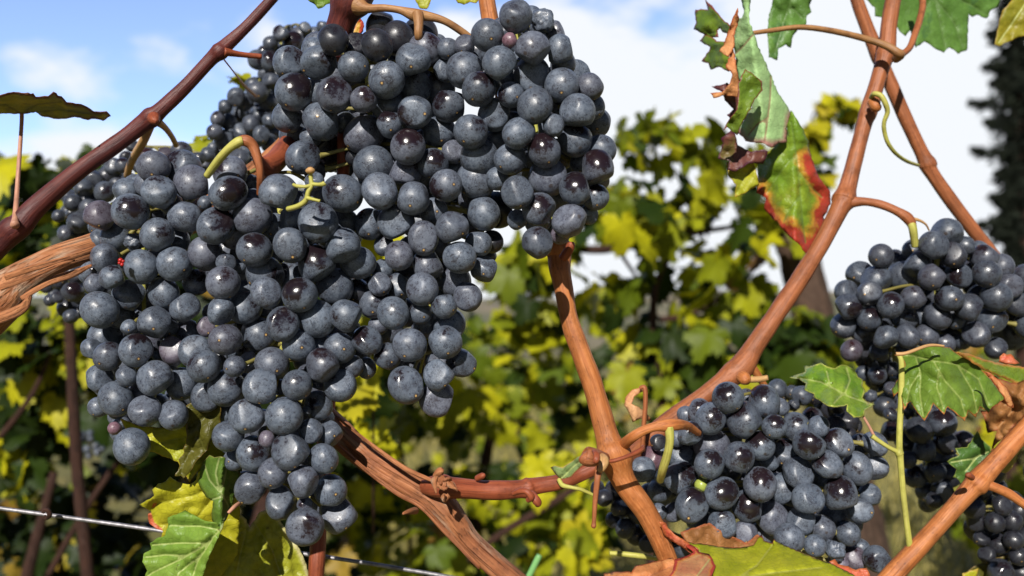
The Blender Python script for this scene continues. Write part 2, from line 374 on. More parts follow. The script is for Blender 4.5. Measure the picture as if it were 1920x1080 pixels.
class RACHIS:
    @staticmethod
    def tube_to(ax, root): return tube('stem', ax, CANE_LIME, root, ring=10, n=6)
def bunch(name, label, data, d0, fill=40, bulge=0.8, tone=0.0, group='grape bunches hanging on the vine', maxfill=0.12, fillr=.9, step=0.007, back=.030):
    """data: (px, py, r px, layer[, flags]); greedy packing along each line of sight so that no two balls sink into each other"""
    rr = random.Random(len(data) * 13 + int(d0 * 1000))
    # the flags: r = rubbed bright window, R = strongly rubbed, p = pinkish, w = wrinkled, k = shade painted as near-black skin, g = green
    xs = [a[0] for a in data]; ys = [a[1] for a in data]
    def surf(x, y):
        near = [a[0] for a in data if abs(a[1] - y) < 70] or xs
        lo, hi = min(near), max(near); xc = (lo + hi) / 2; w = max((hi - lo) / 2 + 20, 40)
        u = min(abs(x - xc) / w, 1)
        return d0 + bulge * min(w, 130) * d0 / F * (1 - math.sqrt(max(0, 1 - .92 * u * u)))
    placed = []
    def place(x, y, r, layer, maxd=None):
        d = surf(x, y) + (back if layer == 9 else layer * step)
        for _ in range(400):
            p = P(x, y, d); rad = r * d / F
            bad = 0
            for q, rq in placed:
                if (p - q).length < 0.90 * (rad + rq): bad = 1; break
            if not bad: break
            d += 0.001
            if maxd and d > surf(x, y) + maxd: return None
        placed.append((p, rad)); return p, rad, d
    data = [(a[0], a[1], a[2] * (1.12 if a[3] == 1 and a[2] >= 18 else 1.25 if a[3] == 2 else 1), *a[3:]) for a in data]
    root = empty(name, P(sum(xs) / len(xs), min(ys), d0 + .02), label, 'grape bunch', group)
    items = []
    for a in sorted(data, key=lambda a: (a[3], rr.random())):
        fl = a[4] if len(a) > 4 else ''
        p, rad, d = place(*a[:4]); items.append((p, rad, fl, a, 0))
    nvis = len(items)
    tries = 0; got = 0
    fill = int(fill * 1.0)
    while got < fill and tries < fill * 14:
        tries += 1
        a, b = rr.choice(data), rr.choice(data)
        if a is b or math.hypot(a[0] - b[0], a[1] - b[1]) > 95: continue
        t = rr.uniform(.3, .7)
        x = a[0] + (b[0] - a[0]) * t; y = a[1] + (b[1] - a[1]) * t; r = min(a[2], b[2]) * fillr * rr.uniform(.85, 1.1)
        res = place(x, y, r, 9, maxfill)
        if res: items.append((res[0], res[1], '', a, 1)); got += 1
    # plug the holes that would let daylight through the middle of the bunch
    avr = sum(a[2] for a in data) / len(data)
    discs = [(a[0], a[1], a[2]) for a in data]
    gy = min(ys)
    while gy < max(ys):
        gx = min(xs)
        while gx < max(xs):
            if all((gx - q[0]) ** 2 + (gy - q[1]) ** 2 > (q[2] * .93) ** 2 for q in discs):
                sect = {int((math.atan2(a[1] - gy, a[0] - gx) + math.pi) / (2 * math.pi) * 7.999) for a in data if math.hypot(a[0] - gx, a[1] - gy) < avr * 2.5}
                if len(sect) >= 6:
                    res = place(gx + rr.uniform(-4, 4), gy + rr.uniform(-4, 4), avr * rr.uniform(.9, 1.05), 9)
                    items.append((res[0], res[1], '', a, 1)); discs.append((gx, gy, avr * .9))
            gx += 9
        gy += 9
    centre = sum((i[0] for i in items), Vector()) / len(items)
    extra = MB()
    for k, (p, rad, fl, a, isfill) in enumerate(items):
        if k >= 99 and isfill:
            extra.add([p + v * rad for v in SM_V], SM_F); continue
        me = rr.choice(WRINKLED) if 'w' in fl else rr.choice(BALLS)
        o = bpy.data.objects.new('grape', me); C.objects.link(o)
        toc = (CAM - p).normalized()
        outw = (p - centre); outw.y *= .3; outw = outw / .05
        tip = (toc * rr.uniform(.1, 1.0) + Vector((outw.x * .5, 0, -0.55 + rr.uniform(-.35, .35))) + Vector((rr.gauss(0, .3), 0, rr.gauss(0, .25)))).normalized()
        z = -tip
        y = toc + Vector((rr.gauss(0, 1), 0, rr.gauss(0, 1))) * (.16 if 'r' in fl.lower() else .38)
        y = (y - z * y.dot(z)); y = y.normalized() if y.length > .05 else z.orthogonal().normalized()
        x = y.cross(z)
        M = Matrix((x, y, z)).transposed().to_4x4()
        s = rad
        sc = (s * rr.uniform(.95, 1.04), s * rr.uniform(.95, 1.03), s * rr.uniform(.95, 1.09))
        o.parent = root
        o.matrix_local = Matrix.Translation(p - root.location) @ M @ Matrix.Diagonal((*sc, 1))
        rub = 0.0
        if 'R' in fl: rub = rr.uniform(.92, 1.0)
        elif 'r' in fl: rub = rr.uniform(.66, .82)
        elif rr.random() < .30: rub = rr.uniform(.3, .62)
        hue = {'p': .75, 'q': .28}.get(next((c for c in fl if c in 'pq'), ''), rr.random() ** 5 * .10)
        tn = .92 if 'k' in fl else min(1, tone + rr.random() ** 2 * .35)  # k and bunch tone put shade into the skin colour; the rest varies at random
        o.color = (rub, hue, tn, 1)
        if 'p' in fl: o['label'] = 'small pinkish unripe grape'
        if 'w' in fl: o['label'] = 'dark shrivelled grape'
        if 'g' in fl:
            o.data = GREEN; o['label'] = 'tiny green unripe grape'
    # the stem inside the bunch and the little stalks of some berries
    yy = sorted(a[1] for a in data)
    ax = []
    for t in (0, .25, .5, .75, .93):
        y = yy[0] + (yy[-1] - yy[0]) * t
        near = [a[0] for a in data if abs(a[1] - y) < 90] or xs
        xm = (min(near) + max(near)) / 2
        ax.append((xm, y, surf(xm, y) + .024, 5.5 - 3 * t))
    rach = RACHIS.tube_to(ax, root)
    for k, (p, rad, fl, a, isfill) in enumerate(items[:nvis]):
        if a[3] == 0 and k % 3: continue
        if k % 2: continue
        t = min(max((a[1] - 14 - yy[0]) / max(yy[-1] - yy[0], 1), 0), 1) * 4
        q0, q1 = ax[min(int(t), 3)], ax[min(int(t), 3) + 1]
        u = min(t - int(t), 1)
        g = P(*[q0[i] + (q1[i] - q0[i]) * u for i in range(3)])
        bdir = (g - p).normalized()
        p0 = p + bdir * rad * .93
        mid = p0.lerp(g, .5) + Vector((0, 0, .002))
        tube('pedicel', [(*p0, .0017), (*p0.lerp(mid, .2), .0010), (*mid, .0008), (*g, .0010)], CANE_PED, root, world=True, ring=8, n=4)
    if extra.V:
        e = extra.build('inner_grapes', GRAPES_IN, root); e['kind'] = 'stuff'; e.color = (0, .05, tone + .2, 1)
    return root
gmt, nt, out = newmat('unripe_grape')
b = node(nt, 'ShaderNodeBsdfPrincipled', {'Base Color': (0.28, 0.33, 0.06, 1), 'Roughness': .35, 'Subsurface Weight': 0.2, 'Subsurface Radius': (.004, .004, .001), 'Subsurface Scale': .5})
nt.links.new(b.outputs[0], out.inputs[0])
GREEN = BALLS[0].copy(); GREEN.materials.clear(); GREEN.materials.append(gmt)

B1 = [(288,313,27,1),(343,313,29,1,'r'),(362,343,34,0),(298,360,31,0),(280,345,24,1),(238,360,24,1),(253,350,18,2),(245,397,34,0,'r'),(187,405,26,1,'q'),
(347,407,30,0),(295,440,32,0),(217,445,26,1),(190,450,17,2),(252,453,18,1,'w'),(195,485,25,1),(265,500,31,0),(327,495,33,0),(212,520,25,0),(177,533,18,1),
(242,555,31,0),(307,550,30,0),(347,577,28,0),(290,605,32,0),(187,581,35,0),(242,615,16,1),(172,512,18,2),(197,632,28,1),(172,655,18,1),(203,668,28,0),(255,657,32,0,'r'),
(328,657,26,1,'q'),(295,667,10,1),(237,706,21,0),(187,710,24,1),(291,710,33,0),(340,720,27,1),(217,748,33,0),(185,763,15,2),(272,770,29,0),(325,778,27,0),(215,803,13,1,'p'),
(355,625,20,2),(325,618,11,2),(368,530,22,1,'r'),(330,450,20,2),(225,590,22,2),(280,650,20,2),(320,380,18,2),(310,610,20,2),(265,740,22,2),(247,837,33,0,'')]
B2 = [(523,362,36,0),(428,362,34,0,'R'),(432,325,29,1,'r'),(470,347,17,2),(473,370,14,2),(473,407,37,0),(405,423,34,0,'R'),(385,380,14,1),(517,425,20,2),(477,468,33,0,'r'),
(545,460,33,0),(550,413,21,2),(597,417,36,0),(645,417,22,2),(643,462,33,0),(643,363,37,0),(593,495,36,0,'R'),(672,493,29,1),(385,475,30,1),(424,493,19,0),(448,500,15,1),
(418,530,31,0),(497,515,33,1),(545,517,25,1),(498,550,30,0),(562,553,35,0,'R'),(627,537,31,1),(670,547,20,2,'k'),(687,533,15,2),(457,547,17,2),(413,583,27,0),(460,577,28,1),
(530,607,32,0,'R'),(594,597,31,1),(650,592,32,0),(485,628,31,1),(423,637,32,0),(388,613,15,2,'q'),(560,647,28,1),(510,682,29,1),(383,687,32,0),(440,687,20,0),(467,680,16,2),
(490,725,34,0),(557,722,30,0),(605,685,32,0),(637,653,26,1),(688,640,28,0,'r'),(660,687,19,1),(687,690,16,2),(638,723,32,0,'r'),(425,727,32,1),(368,660,28,1),(463,780,34,0),
(533,780,35,0),(597,760,24,1),(575,770,9,1),(582,808,23,0),(618,813,23,1),(428,817,29,0),(500,823,15,0,'q'),(545,845,36,0),(475,850,29,1),(607,860,28,0),(387,743,22,2),(440,862,17,2),
(568,903,29,0),(512,887,29,0),(470,915,28,1),(620,920,28,1),(527,943,28,1),(572,947,15,1),(572,988,35,0,'r'),(635,963,32,1),(600,650,22,2),(590,340,15,2),(450,650,22,2),(565,455,20,2),(440,440,22,2)]
B3 = [(625,75,30,0,'k'),(707,85,32,0,'k'),(745,72,29,1,'k'),(717,50,25,2,'k'),(788,65,27,2,'k'),(668,87,21,2,'k'),(797,93,28,1),(775,112,34,0),(840,92,21,0),(597,118,34,0),(543,117,28,1,'r'),
(663,125,29,0),(725,150,35,0),(553,173,37,0,'R'),(627,177,34,0,'R'),(682,187,26,0,'r'),(777,163,25,2),(730,200,25,2),(541,220,28,1),(602,228,33,1),(647,230,17,2),(778,210,33,0,'r'),(731,233,27,0,'R'),
(823,163,29,1),(833,132,20,1),(843,198,33,0,'r'),(683,252,33,1),(765,275,34,0,'R'),(812,307,30,0,'r'),(700,310,33,1),(663,293,14,2,'k'),(825,248,28,1),(850,285,20,1),(760,325,29,1),(733,312,14,2),
(712,358,33,0),(836,348,32,0,'r'),(775,372,33,0),(568,295,33,0,'r'),(610,280,27,2,'k'),(590,320,17,2,'k'),(583,257,17,2),(887,365,30,1),(907,400,28,1),(932,393,27,2,'k'),(848,427,32,0),(795,447,32,0),
(743,417,31,1),(813,397,22,2),(897,457,23,1),(922,453,17,2,'k'),(748,479,29,0),(862,483,32,0),(802,500,28,1),(908,505,24,1),(853,527,28,1),(792,542,31,0),(877,557,23,1),(833,573,25,0),(788,587,20,1),
(737,587,31,0),(747,537,20,2),(843,610,27,1),(768,647,33,0),(835,642,33,0),(693,420,27,1),(720,460,15,2),(717,507,17,2),(712,533,20,1),(702,568,26,1,'r'),(727,668,24,1,'r'),(865,680,26,1),(823,703,30,0),
(762,722,35,0),(820,748,29,1),(893,337,32,1),(850,313,14,2),(680,340,18,2),(800,610,20,2),(710,610,16,2)]
B4 = [(967,30,32,0),(1018,38,22,1,'w'),(1010,53,16,1),(956,76,15,0,'p'),(914,66,32,0),(999,92,35,0),(1042,60,16,2),(1050,95,25,1),(872,85,18,1),(871,132,32,1),(937,120,34,0),(898,167,34,0,'r'),
(998,143,33,1),(1053,160,33,0),(1105,163,24,1),(958,178,22,1,'r'),(1003,198,34,0),(927,215,30,1),(1083,210,34,0),(1117,230,24,2),(1038,235,20,0),(883,247,32,0),(973,250,31,0),(1078,262,33,0,'R'),
(1020,282,33,0,'R'),(928,263,16,2),(898,293,31,1),(1128,280,24,1),(957,298,28,1),(1120,315,33,0,'R'),(1027,332,35,1),(1080,354,32,0,'R'),(932,335,18,2),(970,361,32,0),(1055,120,20,2),(1092,305,20,2),
(1117,370,22,1,'r'),(1011,393,32,0,'r'),(1068,415,32,0),(970,412,18,1),(1103,403,15,2),(1007,455,30,0),(1050,438,16,2,'q'),(1000,300,18,2),(1045,200,20,2),(960,140,20,2),(1110,200,20,2)]
B5 = [(527,63,16,0,'r'),(507,82,14,0),(550,80,21,0,'R'),(483,112,19,0,'r'),(508,115,20,0,'R'),(567,68,19,1),(543,57,11,1),(590,67,17,1),(605,50,12,1),(573,53,12,1),(495,140,12,1),(508,152,16,0),(475,160,15,1),
(483,173,20,0),(502,192,19,0),(443,182,17,0),(460,192,18,0),(422,200,14,0),(408,222,14,0),(428,228,16,0),(448,213,16,1),(470,233,17,0),(485,218,15,1),(505,227,14,1),(403,248,16,0),(422,263,20,0),
(453,247,16,1),(400,278,12,1),(490,253,17,0),(505,272,15,1),(447,300,20,1),(463,283,15,1),(523,153,14,1,'k'),(470,310,17,1),(430,300,15,1),(520,180,16,1),(515,250,16,2),(410,300,15,2),(385,310,13,1),(525,100,14,2)]
B6 = [(197,360,20,0),(167,392,19,0),(147,417,20,0),(123,438,15,0),(200,330,17,1),(177,335,16,1),(213,313,17,0),(230,310,15,0,'r'),(243,338,15,0),(260,313,12,1),(275,293,17,0,'q'),(310,290,15,0,'q'),(340,283,19,0),
(373,297,13,0),(157,353,18,0),(137,380,17,0),(128,367,15,1),(247,273,13,1),(180,375,16,2),(220,345,16,1),(390,290,14,1),(150,440,16,1),(175,430,17,1),(110,405,12,1),(325,305,14,1)]
B6b = [(137,547,20,0,'R'),(143,512,20,0),(107,558,12,0),(93,563,11,0),(128,577,18,1),(110,527,17,1),(87,537,14,1),(167,517,14,1),(153,560,13,1),(133,593,14,1),(122,500,14,1),(150,585,13,1),(160,490,15,1)]
B7 = [(1365,745,30,0,'r'),(1310,770,20,1,'r'),(1287,778,14,2),(1332,785,29,0,'r'),(1397,787,35,0,'r'),(1433,753,28,1,'r'),(1398,745,14,2),(1460,763,15,2),(1293,812,24,0,'R'),(1452,800,24,0,'r'),
(1492,800,24,1),(1425,835,27,0,'R'),(1335,838,31,1),(1330,870,29,0,'r'),(1385,858,29,0,'r'),(1280,853,27,1,'r'),(1277,897,32,0,'r'),(1247,893,18,1),(1315,910,13,0,'g'),(1353,925,32,0,'R'),(1425,908,33,0,'r'),
(1298,948,33,0,'r'),(1403,948,27,1,'R'),(1470,850,25,1,'r'),(1517,832,29,0,'R'),(1535,800,19,1),(1496,888,29,0),(1551,872,29,0,'r'),(1467,917,26,1),(1515,935,30,0),(1203,880,24,0),(1220,860,21,1,'p'),
(1235,830,17,1,'k'),(1270,820,14,2),(1238,918,22,1),(1217,925,16,2),(1427,873,17,2),(1443,867,14,2),(1450,887,12,2),(1355,983,28,0),(1397,1000,22,1),(1233,960,17,1),(1262,960,16,2),(1448,972,27,1),
(1480,1009,29,0),(1528,1023,21,0),(1573,830,28,0,'r'),(1607,878,25,1),(1640,877,22,1),(1575,927,33,0,'r'),(1630,928,20,1),(1640,833,20,1),(1613,833,17,2),(1612,957,22,1),(1502,977,25,1),(1565,970,22,2),
(1565,1032,20,1,'w'),(1603,1047,20,1,'q'),(1645,1048,23,1),(1573,1057,18,1,'q'),(1613,1027,14,2),(1540,990,20,2),(1320,985,20,2),(1430,1000,20,2),(1590,1000,18,2)]
B7b = [(1503,742,19,0),(1488,760,13,0,'w'),(1457,730,19,0),(1523,783,20,0,'R'),(1535,803,19,0),(1587,787,20,1,'k'),(1603,797,14,1,'k'),(1545,765,18,1,'k'),(1565,800,18,1,'k'),(1570,760,17,1,'k'),(1530,745,15,1,'k'),(1590,815,16,1,'k')]
B8 = [(1775,437,25,1),(1750,460,27,0),(1808,463,18,1),(1787,478,25,0),(1712,470,18,1),(1678,488,18,1),(1652,480,21,1),(1613,515,23,1),(1720,497,26,0),(1643,525,25,1),(1692,518,26,1),(1748,520,26,0),
(1797,517,25,0,'r'),(1850,513,27,0),(1878,500,20,1),(1847,483,23,1),(1835,470,15,2),(1893,537,22,1),(1868,557,28,0),(1780,560,26,0,'r'),(1817,577,26,0),(1713,558,24,0),(1670,572,24,0,'r'),(1630,550,23,0),
(1587,547,20,1),(1590,575,26,0,'r'),(1630,597,23,0,'r'),(1675,545,18,2),(1698,597,20,1),(1660,632,22,0),(1582,610,22,1),(1618,625,20,1),(1703,630,22,1),(1758,593,22,1),(1730,593,17,2),(1793,602,17,1),
(1830,627,21,1),(1805,640,16,1),(1860,600,27,0,'r'),(1893,627,26,1),(1907,570,22,1),(1910,595,22,1),(1737,630,18,2),(1770,645,16,2),(1867,653,16,2),(1597,657,18,1,'q'),(1623,650,17,2),(1915,555,20,2),(1650,660,16,2),(1700,655,16,2),(1930,610,24,1),(1925,520,20,2)]
B8b = [(1598,657,17,1),(1620,674,17,1,'k'),(1657,665,15,1),(1618,700,15,1),(1645,703,18,0,'r'),(1673,692,14,1),(1633,743,13,0,'w'),(1658,763,18,1),(1670,777,14,0,'R'),(1670,728,13,1),(1667,742,13,2),(1670,810,19,0,'R'),
(1698,800,14,1),(1722,807,24,0),(1767,792,26,0,'R'),(1732,845,24,0),(1702,862,16,0),(1773,830,22,1,'r'),(1807,827,18,1,'q'),(1753,885,21,0,'r'),(1717,893,20,1,'r'),(1768,923,24,0),(1737,923,18,1),(1783,887,15,2),
(1768,857,16,2),(1697,833,16,2),(1740,777,16,2),(1697,773,16,2),(1687,755,14,2),(1740,942,15,2),(1720,740,18,1),(1750,720,18,1),(1690,710,16,2),(1725,700,18,2),(1790,760,16,2)]
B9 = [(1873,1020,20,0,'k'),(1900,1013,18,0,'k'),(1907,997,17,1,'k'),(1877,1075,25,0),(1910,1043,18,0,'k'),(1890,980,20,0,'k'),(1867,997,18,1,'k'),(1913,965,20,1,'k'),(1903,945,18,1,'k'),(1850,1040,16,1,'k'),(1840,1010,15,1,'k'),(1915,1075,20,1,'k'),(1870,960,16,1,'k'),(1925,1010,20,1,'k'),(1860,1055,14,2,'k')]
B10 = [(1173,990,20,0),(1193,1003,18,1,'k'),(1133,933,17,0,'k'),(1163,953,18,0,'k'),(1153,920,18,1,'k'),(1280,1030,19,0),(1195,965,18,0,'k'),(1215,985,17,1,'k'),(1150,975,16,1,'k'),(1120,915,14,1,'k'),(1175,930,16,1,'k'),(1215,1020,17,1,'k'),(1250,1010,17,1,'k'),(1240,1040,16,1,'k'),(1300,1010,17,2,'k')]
bunch('grape_bunch', 'broad blue-black grape bunch beside the peeling old wood, one berry hanging loose at its foot', B1, 0.385, fill=50)
bunch('grape_bunch', 'longest blue-black grape bunch, tapering down past the steel wire to the reddish stem', B2, 0.372, fill=60)
bunch('grape_bunch', 'tall blue-black grape bunch whose dark top berries sit under the thick brown spur', B3, 0.378, fill=60)
bunch('grape_bunch', 'rounded dusty-blue grape bunch against the sky, ending on the sawn top of the orange cane', B4, 0.366, fill=40)
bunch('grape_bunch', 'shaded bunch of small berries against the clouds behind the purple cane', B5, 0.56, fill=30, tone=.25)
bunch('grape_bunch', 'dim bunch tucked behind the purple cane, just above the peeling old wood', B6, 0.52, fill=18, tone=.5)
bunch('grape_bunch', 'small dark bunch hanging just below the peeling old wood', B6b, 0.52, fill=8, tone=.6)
bunch('grape_bunch', 'wide glossy bunch over the red and green leaf, with one green berry in it', B7, 0.42, fill=50)
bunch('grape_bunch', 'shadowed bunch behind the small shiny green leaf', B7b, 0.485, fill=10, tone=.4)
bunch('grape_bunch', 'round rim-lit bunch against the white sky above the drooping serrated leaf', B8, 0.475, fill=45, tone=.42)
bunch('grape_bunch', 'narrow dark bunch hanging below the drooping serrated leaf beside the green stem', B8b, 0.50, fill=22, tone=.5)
_r = random.Random(3)
for _ in range(34):
    B9.append((1875 + _r.gauss(0, 34), 955 + _r.uniform(-75, 110), _r.uniform(16, 21), _r.choice((0, 1, 1, 2)), 'k'))
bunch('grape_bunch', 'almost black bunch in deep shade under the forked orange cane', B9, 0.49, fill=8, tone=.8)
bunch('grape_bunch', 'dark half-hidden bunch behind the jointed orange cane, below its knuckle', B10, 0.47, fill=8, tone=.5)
far = [(167 + rng.gauss(0, 12), 832 + rng.gauss(0, 18), 7, rng.choice((0, 1))) for _ in range(16)]
bunch('grape_bunch', 'tiny distant bunch out of focus beside the thin stake', far, 1.25, fill=0, tone=.2)

# ------------------------------------------------------------------ canes and stalks
def cane(name, label, mat, pts, cat='vine cane', group='woody canes of the vine', thin=(1, 1), **k):
    pts = [(p[0], p[1], p[2], p[3] * (thin[0] + (thin[1] - thin[0]) * i / (len(pts) - 1))) for i, p in enumerate(pts)]
    k.setdefault('n', 10)
    o = tube(name, pts, mat, **k)
    tag(o, label, cat, group)
    return o
c1 = cane('vine_cane', 'purple-brown cane slanting across the blue sky from the old wood', CANE_PURPLE,
  [(-330,800,.40,30),(-60,520,.415,24),(0,458,.415,23),(22,432,.415,29),(38,420,.415,27),(70,385,.417,23),(150,318,.42,20),(230,262,.425,19),(268,232,.427,21),(285,219,.427,25),(300,207,.427,20),(345,165,.43,17),(395,112,.432,17),(412,97,.432,22),(425,84,.433,18),(470,42,.435,15),(530,-25,.44,14)], thin=(.9, .68))
tube('bud', [(288,222,.42,12),(291,226,.417,9),(295,229,.416,4)], CANE_RED, c1, rough=.3)
tube('side_stalk', [(420,97,.43,8),(450,102,.435,5.5),(490,106,.44,5)], CANE_RED, c1)
tube('side_stalk', [(285,225,.428,9),(270,262,.44,8),(248,300,.47,7),(238,330,.49,6)], CANE_TAN, c1)
tube('side_stalk', [(290,225,.43,9),(308,238,.44,6),(322,256,.46,5),(330,272,.48,5)], CANE_TAN, c1)
tube('side_stalk', [(421,113,.432,1.5),(440,137,.45,1.5),(458,160,.5,3),(480,180,.54,3)], CANE_PINK, c1)

old = cane('old_vine_wood', 'thick old vine wood with grey peeling bark coming in beside the left bunches', OLD_BARK,
  [(-420,900,.40,80),(-120,640,.40,75),(-40,585,.40,56),(0,557,.40,46),(30,531,.402,35),(67,507,.405,29),(117,482,.41,27),(170,465,.415,26),(260,440,.44,25),(360,410,.46,27),(450,350,.46,25),(500,310,.45,22),(548,255,.45,18),(610,140,.45,18),(640,60,.44,24)],
  cat='old vine wood', ring=40, ridges=.06, rough=.06, n=16)
for k, pts in enumerate(([(10,520,.385,6),(60,503,.384,6),(120,486,.388,5),(172,469,.4,5),(182,464,.405,2)], [(40,560,.383,5),(90,530,.386,7),(140,512,.392,6),(172,497,.398,3)], [(-10,600,.375,10),(20,590,.375,12),(45,575,.378,9),(56,555,.384,5)], [(0,540,.378,5),(50,522,.38,5),(110,497,.385,4),(140,488,.392,2)])):
    tube('peeling_bark', pts, OLD_BARK, old, flat=.45, rough=.35, ring=10, seed=k)

arm = cane('split_vine_wood', 'thick split brown arm running diagonally down to the bottom edge', ARM_BARK,
  [(560,745,.43,26),(627,803,.425,26),(693,862,.42,23.5),(793,922,.415,26),(830,953,.412,29),(860,990,.411,25),(887,1022,.41,22),(955,1082,.408,22),(1050,1165,.405,23)],
  cat='vine arm', ring=40, ridges=.07, rough=.05, n=14)
tube('bark_ridge', [(618,822,.405,3),(685,880,.404,4),(745,925,.40,4.5),(790,950,.396,5),(838,1000,.394,5),(900,1065,.392,4)], ARM_BARK, arm, rough=.3, ring=10, flat=.7)
tube('bark_ridge', [(632,783,.41,2),(700,836,.404,3.5),(760,878,.40,4),(800,897,.398,4),(812,902,.398,2)], OLD_BARK, arm, rough=.4, ring=10, flat=.7)
tube('twig_stub', [(779,957,.39,7),(765,960,.38,5),(756,963,.376,2.5)], OLD_BARK, arm, rough=.4)
spur = cane('vine_spur', 'short rust-coloured spur joining the split arm to the jointed cane', CANE_RED,
  [(800,912,.41,16),(815,912,.405,20),(828,911,.403,23),(842,914,.403,21),(862,915,.405,19),(900,918,.408,18),(940,919,.41,18),(975,917,.412,17),(990,915,.413,20),(1005,911,.414,16),(1053,903,.416,14),(1090,888,.42,14),(1130,868,.42,14)],
  cat='vine spur', ring=24, ridges=.07, n=12)
rr = random.Random(5)
for i in range(9):
    a = rr.uniform(0, 6.28); x0, y0 = 832 + 11 * math.cos(a), 914 + 18 * math.sin(a)
    tube('bark_flake', [(x0, y0, .388, 7), (x0 + rr.uniform(-9, 9), y0 + rr.uniform(-12, 12), .386, 8), (x0 + rr.uniform(-12, 16), y0 + rr.uniform(-6, 22), .384, 3)], OLD_BARK if i % 2 else ARM_BARK, spur, rough=.5, ring=8, flat=.5, seed=i)
tube('tendril_stub', [(962,926,.395,4),(975,921,.392,6),(988,922,.39,6),(996,932,.39,7),(990,938,.392,5)], CANE_RED, spur, rough=.3)
tube('bud', [(996,925,.395,6),(1003,935,.392,8),(1008,943,.392,8),(1007,948,.393,4)], CANE_RED, spur, rough=.4)
tube('bud', [(895,897,.405,6),(905,892,.402,6),(909,890,.402,3)], CANE_RED, spur, rough=.4)
tube('bud', [(817,893,.395,6),(826,884,.392,8),(831,884,.392,4)], OLD_BARK, spur, rough=.5)
c3 = cane('vine_cane', 'stout jointed orange cane below the sky bunch, with a pale knuckle halfway down', CANE_ORANGE,
  [(908,-30,.43,15),(918,30,.43,16),(945,180,.43,17),(1000,360,.425,18),(1032,440,.42,20),(1046,462,.415,24),(1049,480,.415,22),(1050,505,.413,20),(1057,540,.412,18),(1068,600,.41,17),(1092,670,.408,18.5),(1111,720,.407,20),(1134,800,.405,21.5),(1143,830,.403,25),(1148,846,.402,33),(1154,862,.402,33),(1162,886,.402,25),(1175,910,.402,22),(1211,960,.402,21),(1245,1030,.402,18),(1272,1110,.405,17)],
  ring=28, ridges=.02, n=10)
tube('cut_stub', [(1056,485,.40,9),(1066,470,.398,9),(1071,458,.397,8),(1072,454,.397,4)], CANE_RED, c3, rough=.3)
tube('bud', [(1135,858,.385,10),(1120,858,.38,16),(1104,858,.375,19),(1094,856,.374,15),(1090,853,.374,6)], CANE_PALE, c3, rough=.35, ring=20)
tube('bud', [(1112,846,.366,3),(1118,852,.362,6),(1118,862,.36,7),(1113,868,.36,3)], CANE_RED, c3, rough=.5)
tube('knuckle_rim', [(1128,866,.376,3),(1150,864,.372,4),(1175,856,.372,4),(1200,845,.378,5),(1206,838,.384,4)], CANE_RED, c3, rough=.4)
tube('bud', [(1128,858,.376,8),(1132,866,.372,10),(1128,878,.37,8),(1122,884,.37,4)], CANE_TAN, c3, rough=.6)
tube('dry_stalk', [(1123,875,.372,7),(1120,900,.37,6),(1116,940,.37,5),(1114,975,.37,4),(1113,986,.37,5),(1112,990,.37,3)], CANE_PALE, c3)
c4 = cane('vine_cane', 'long smooth orange cane rising from behind the jointed cane to the top edge', CANE_PALE,
  [(1680,-30,.50,17),(1668,40,.50,17),(1664,85,.498,18),(1660,102,.498,21),(1655,120,.497,18),(1640,170,.495,17),(1628,210,.494,20),(1620,235,.493,17),(1603,300,.49,18),(1590,350,.487,20),(1583,375,.485,28),(1573,395,.483,21),(1530,475,.478,20),(1465,575,.47,22),(1415,650,.465,24),(1392,685,.463,31),(1375,700,.462,30),(1350,720,.461,23),(1300,758,.46,24),(1250,795,.458,25),(1200,838,.45,25),(1165,866,.43,22)],
  thin=(.86, .74), ring=24, ridges=.02)
tube('bud', [(1390,708,.445,12),(1397,712,.442,12),(1402,716,.44,7)], CANE_ORANGE, c4, rough=.5)
tube('bud', [(1634,190,.482,10),(1642,200,.48,11),(1650,203,.48,6)], CANE_ORANGE, c4, rough=.4)
tube('side_stalk', [(1405,712,.455,6),(1425,711,.452,6),(1440,708,.45,5)], CANE_TAN, c4)
tube('side_stalk', [(1410,690,.462,9),(1425,710,.464,7),(1440,735,.468,6),(1450,760,.47,6)], CANE_ORANGE, c4)
tube('bunch_stalk', [(1590,380,.483,12),(1620,378,.48,8),(1650,383,.478,8),(1680,395,.476,8),(1703,410,.475,10),(1712,430,.476,7),(1716,460,.48,6)], CANE_PALE, c4)
tube('green_length', [(1708,418,.4745,7),(1712,432,.4745,7.5),(1716,462,.478,6.5)], CANE_LIME, c4)
tube('tendril', [(1702,410,.475,4),(1720,412,.475,3),(1735,420,.476,2),(1742,432,.478,1.5)], CANE_TAN, c4)
c5 = cane('vine_cane', 'slimmer brown cane crossing behind the long smooth cane against the sky', CANE_PALE,
  [(1598,-30,.53,14),(1612,15,.53,14),(1635,75,.53,15),(1647,105,.53,17),(1658,130,.53,15),(1695,215,.53,15),(1728,285,.53,15),(1740,308,.53,19),(1748,325,.53,15),(1790,385,.53,15),(1850,465,.53,15),(1900,535,.53,15)], thin=(.84, .84), ring=20)
c6 = cane('vine_cane', 'bright orange forked cane crossing the lower right corner', CANE_ORANGE,
  [(1985,740,.43,20),(1920,808,.43,20),(1870,862,.428,21),(1842,893,.427,24),(1830,907,.426,27),(1815,922,.426,21),(1760,985,.425,20),(1700,1050,.424,22),(1640,1115,.424,22)], thin=(.82, .82), ring=24, ridges=.02)
tube('side_shoot', [(1835,905,.426,12),(1860,912,.424,9),(1890,925,.423,9),(1915,942,.423,8),(1945,965,.423,8)], CANE_ORANGE, c6)
tube('bud', [(1822,895,.41,6),(1816,891,.407,6),(1812,893,.406,3)], CANE_RED, c6, rough=.4)
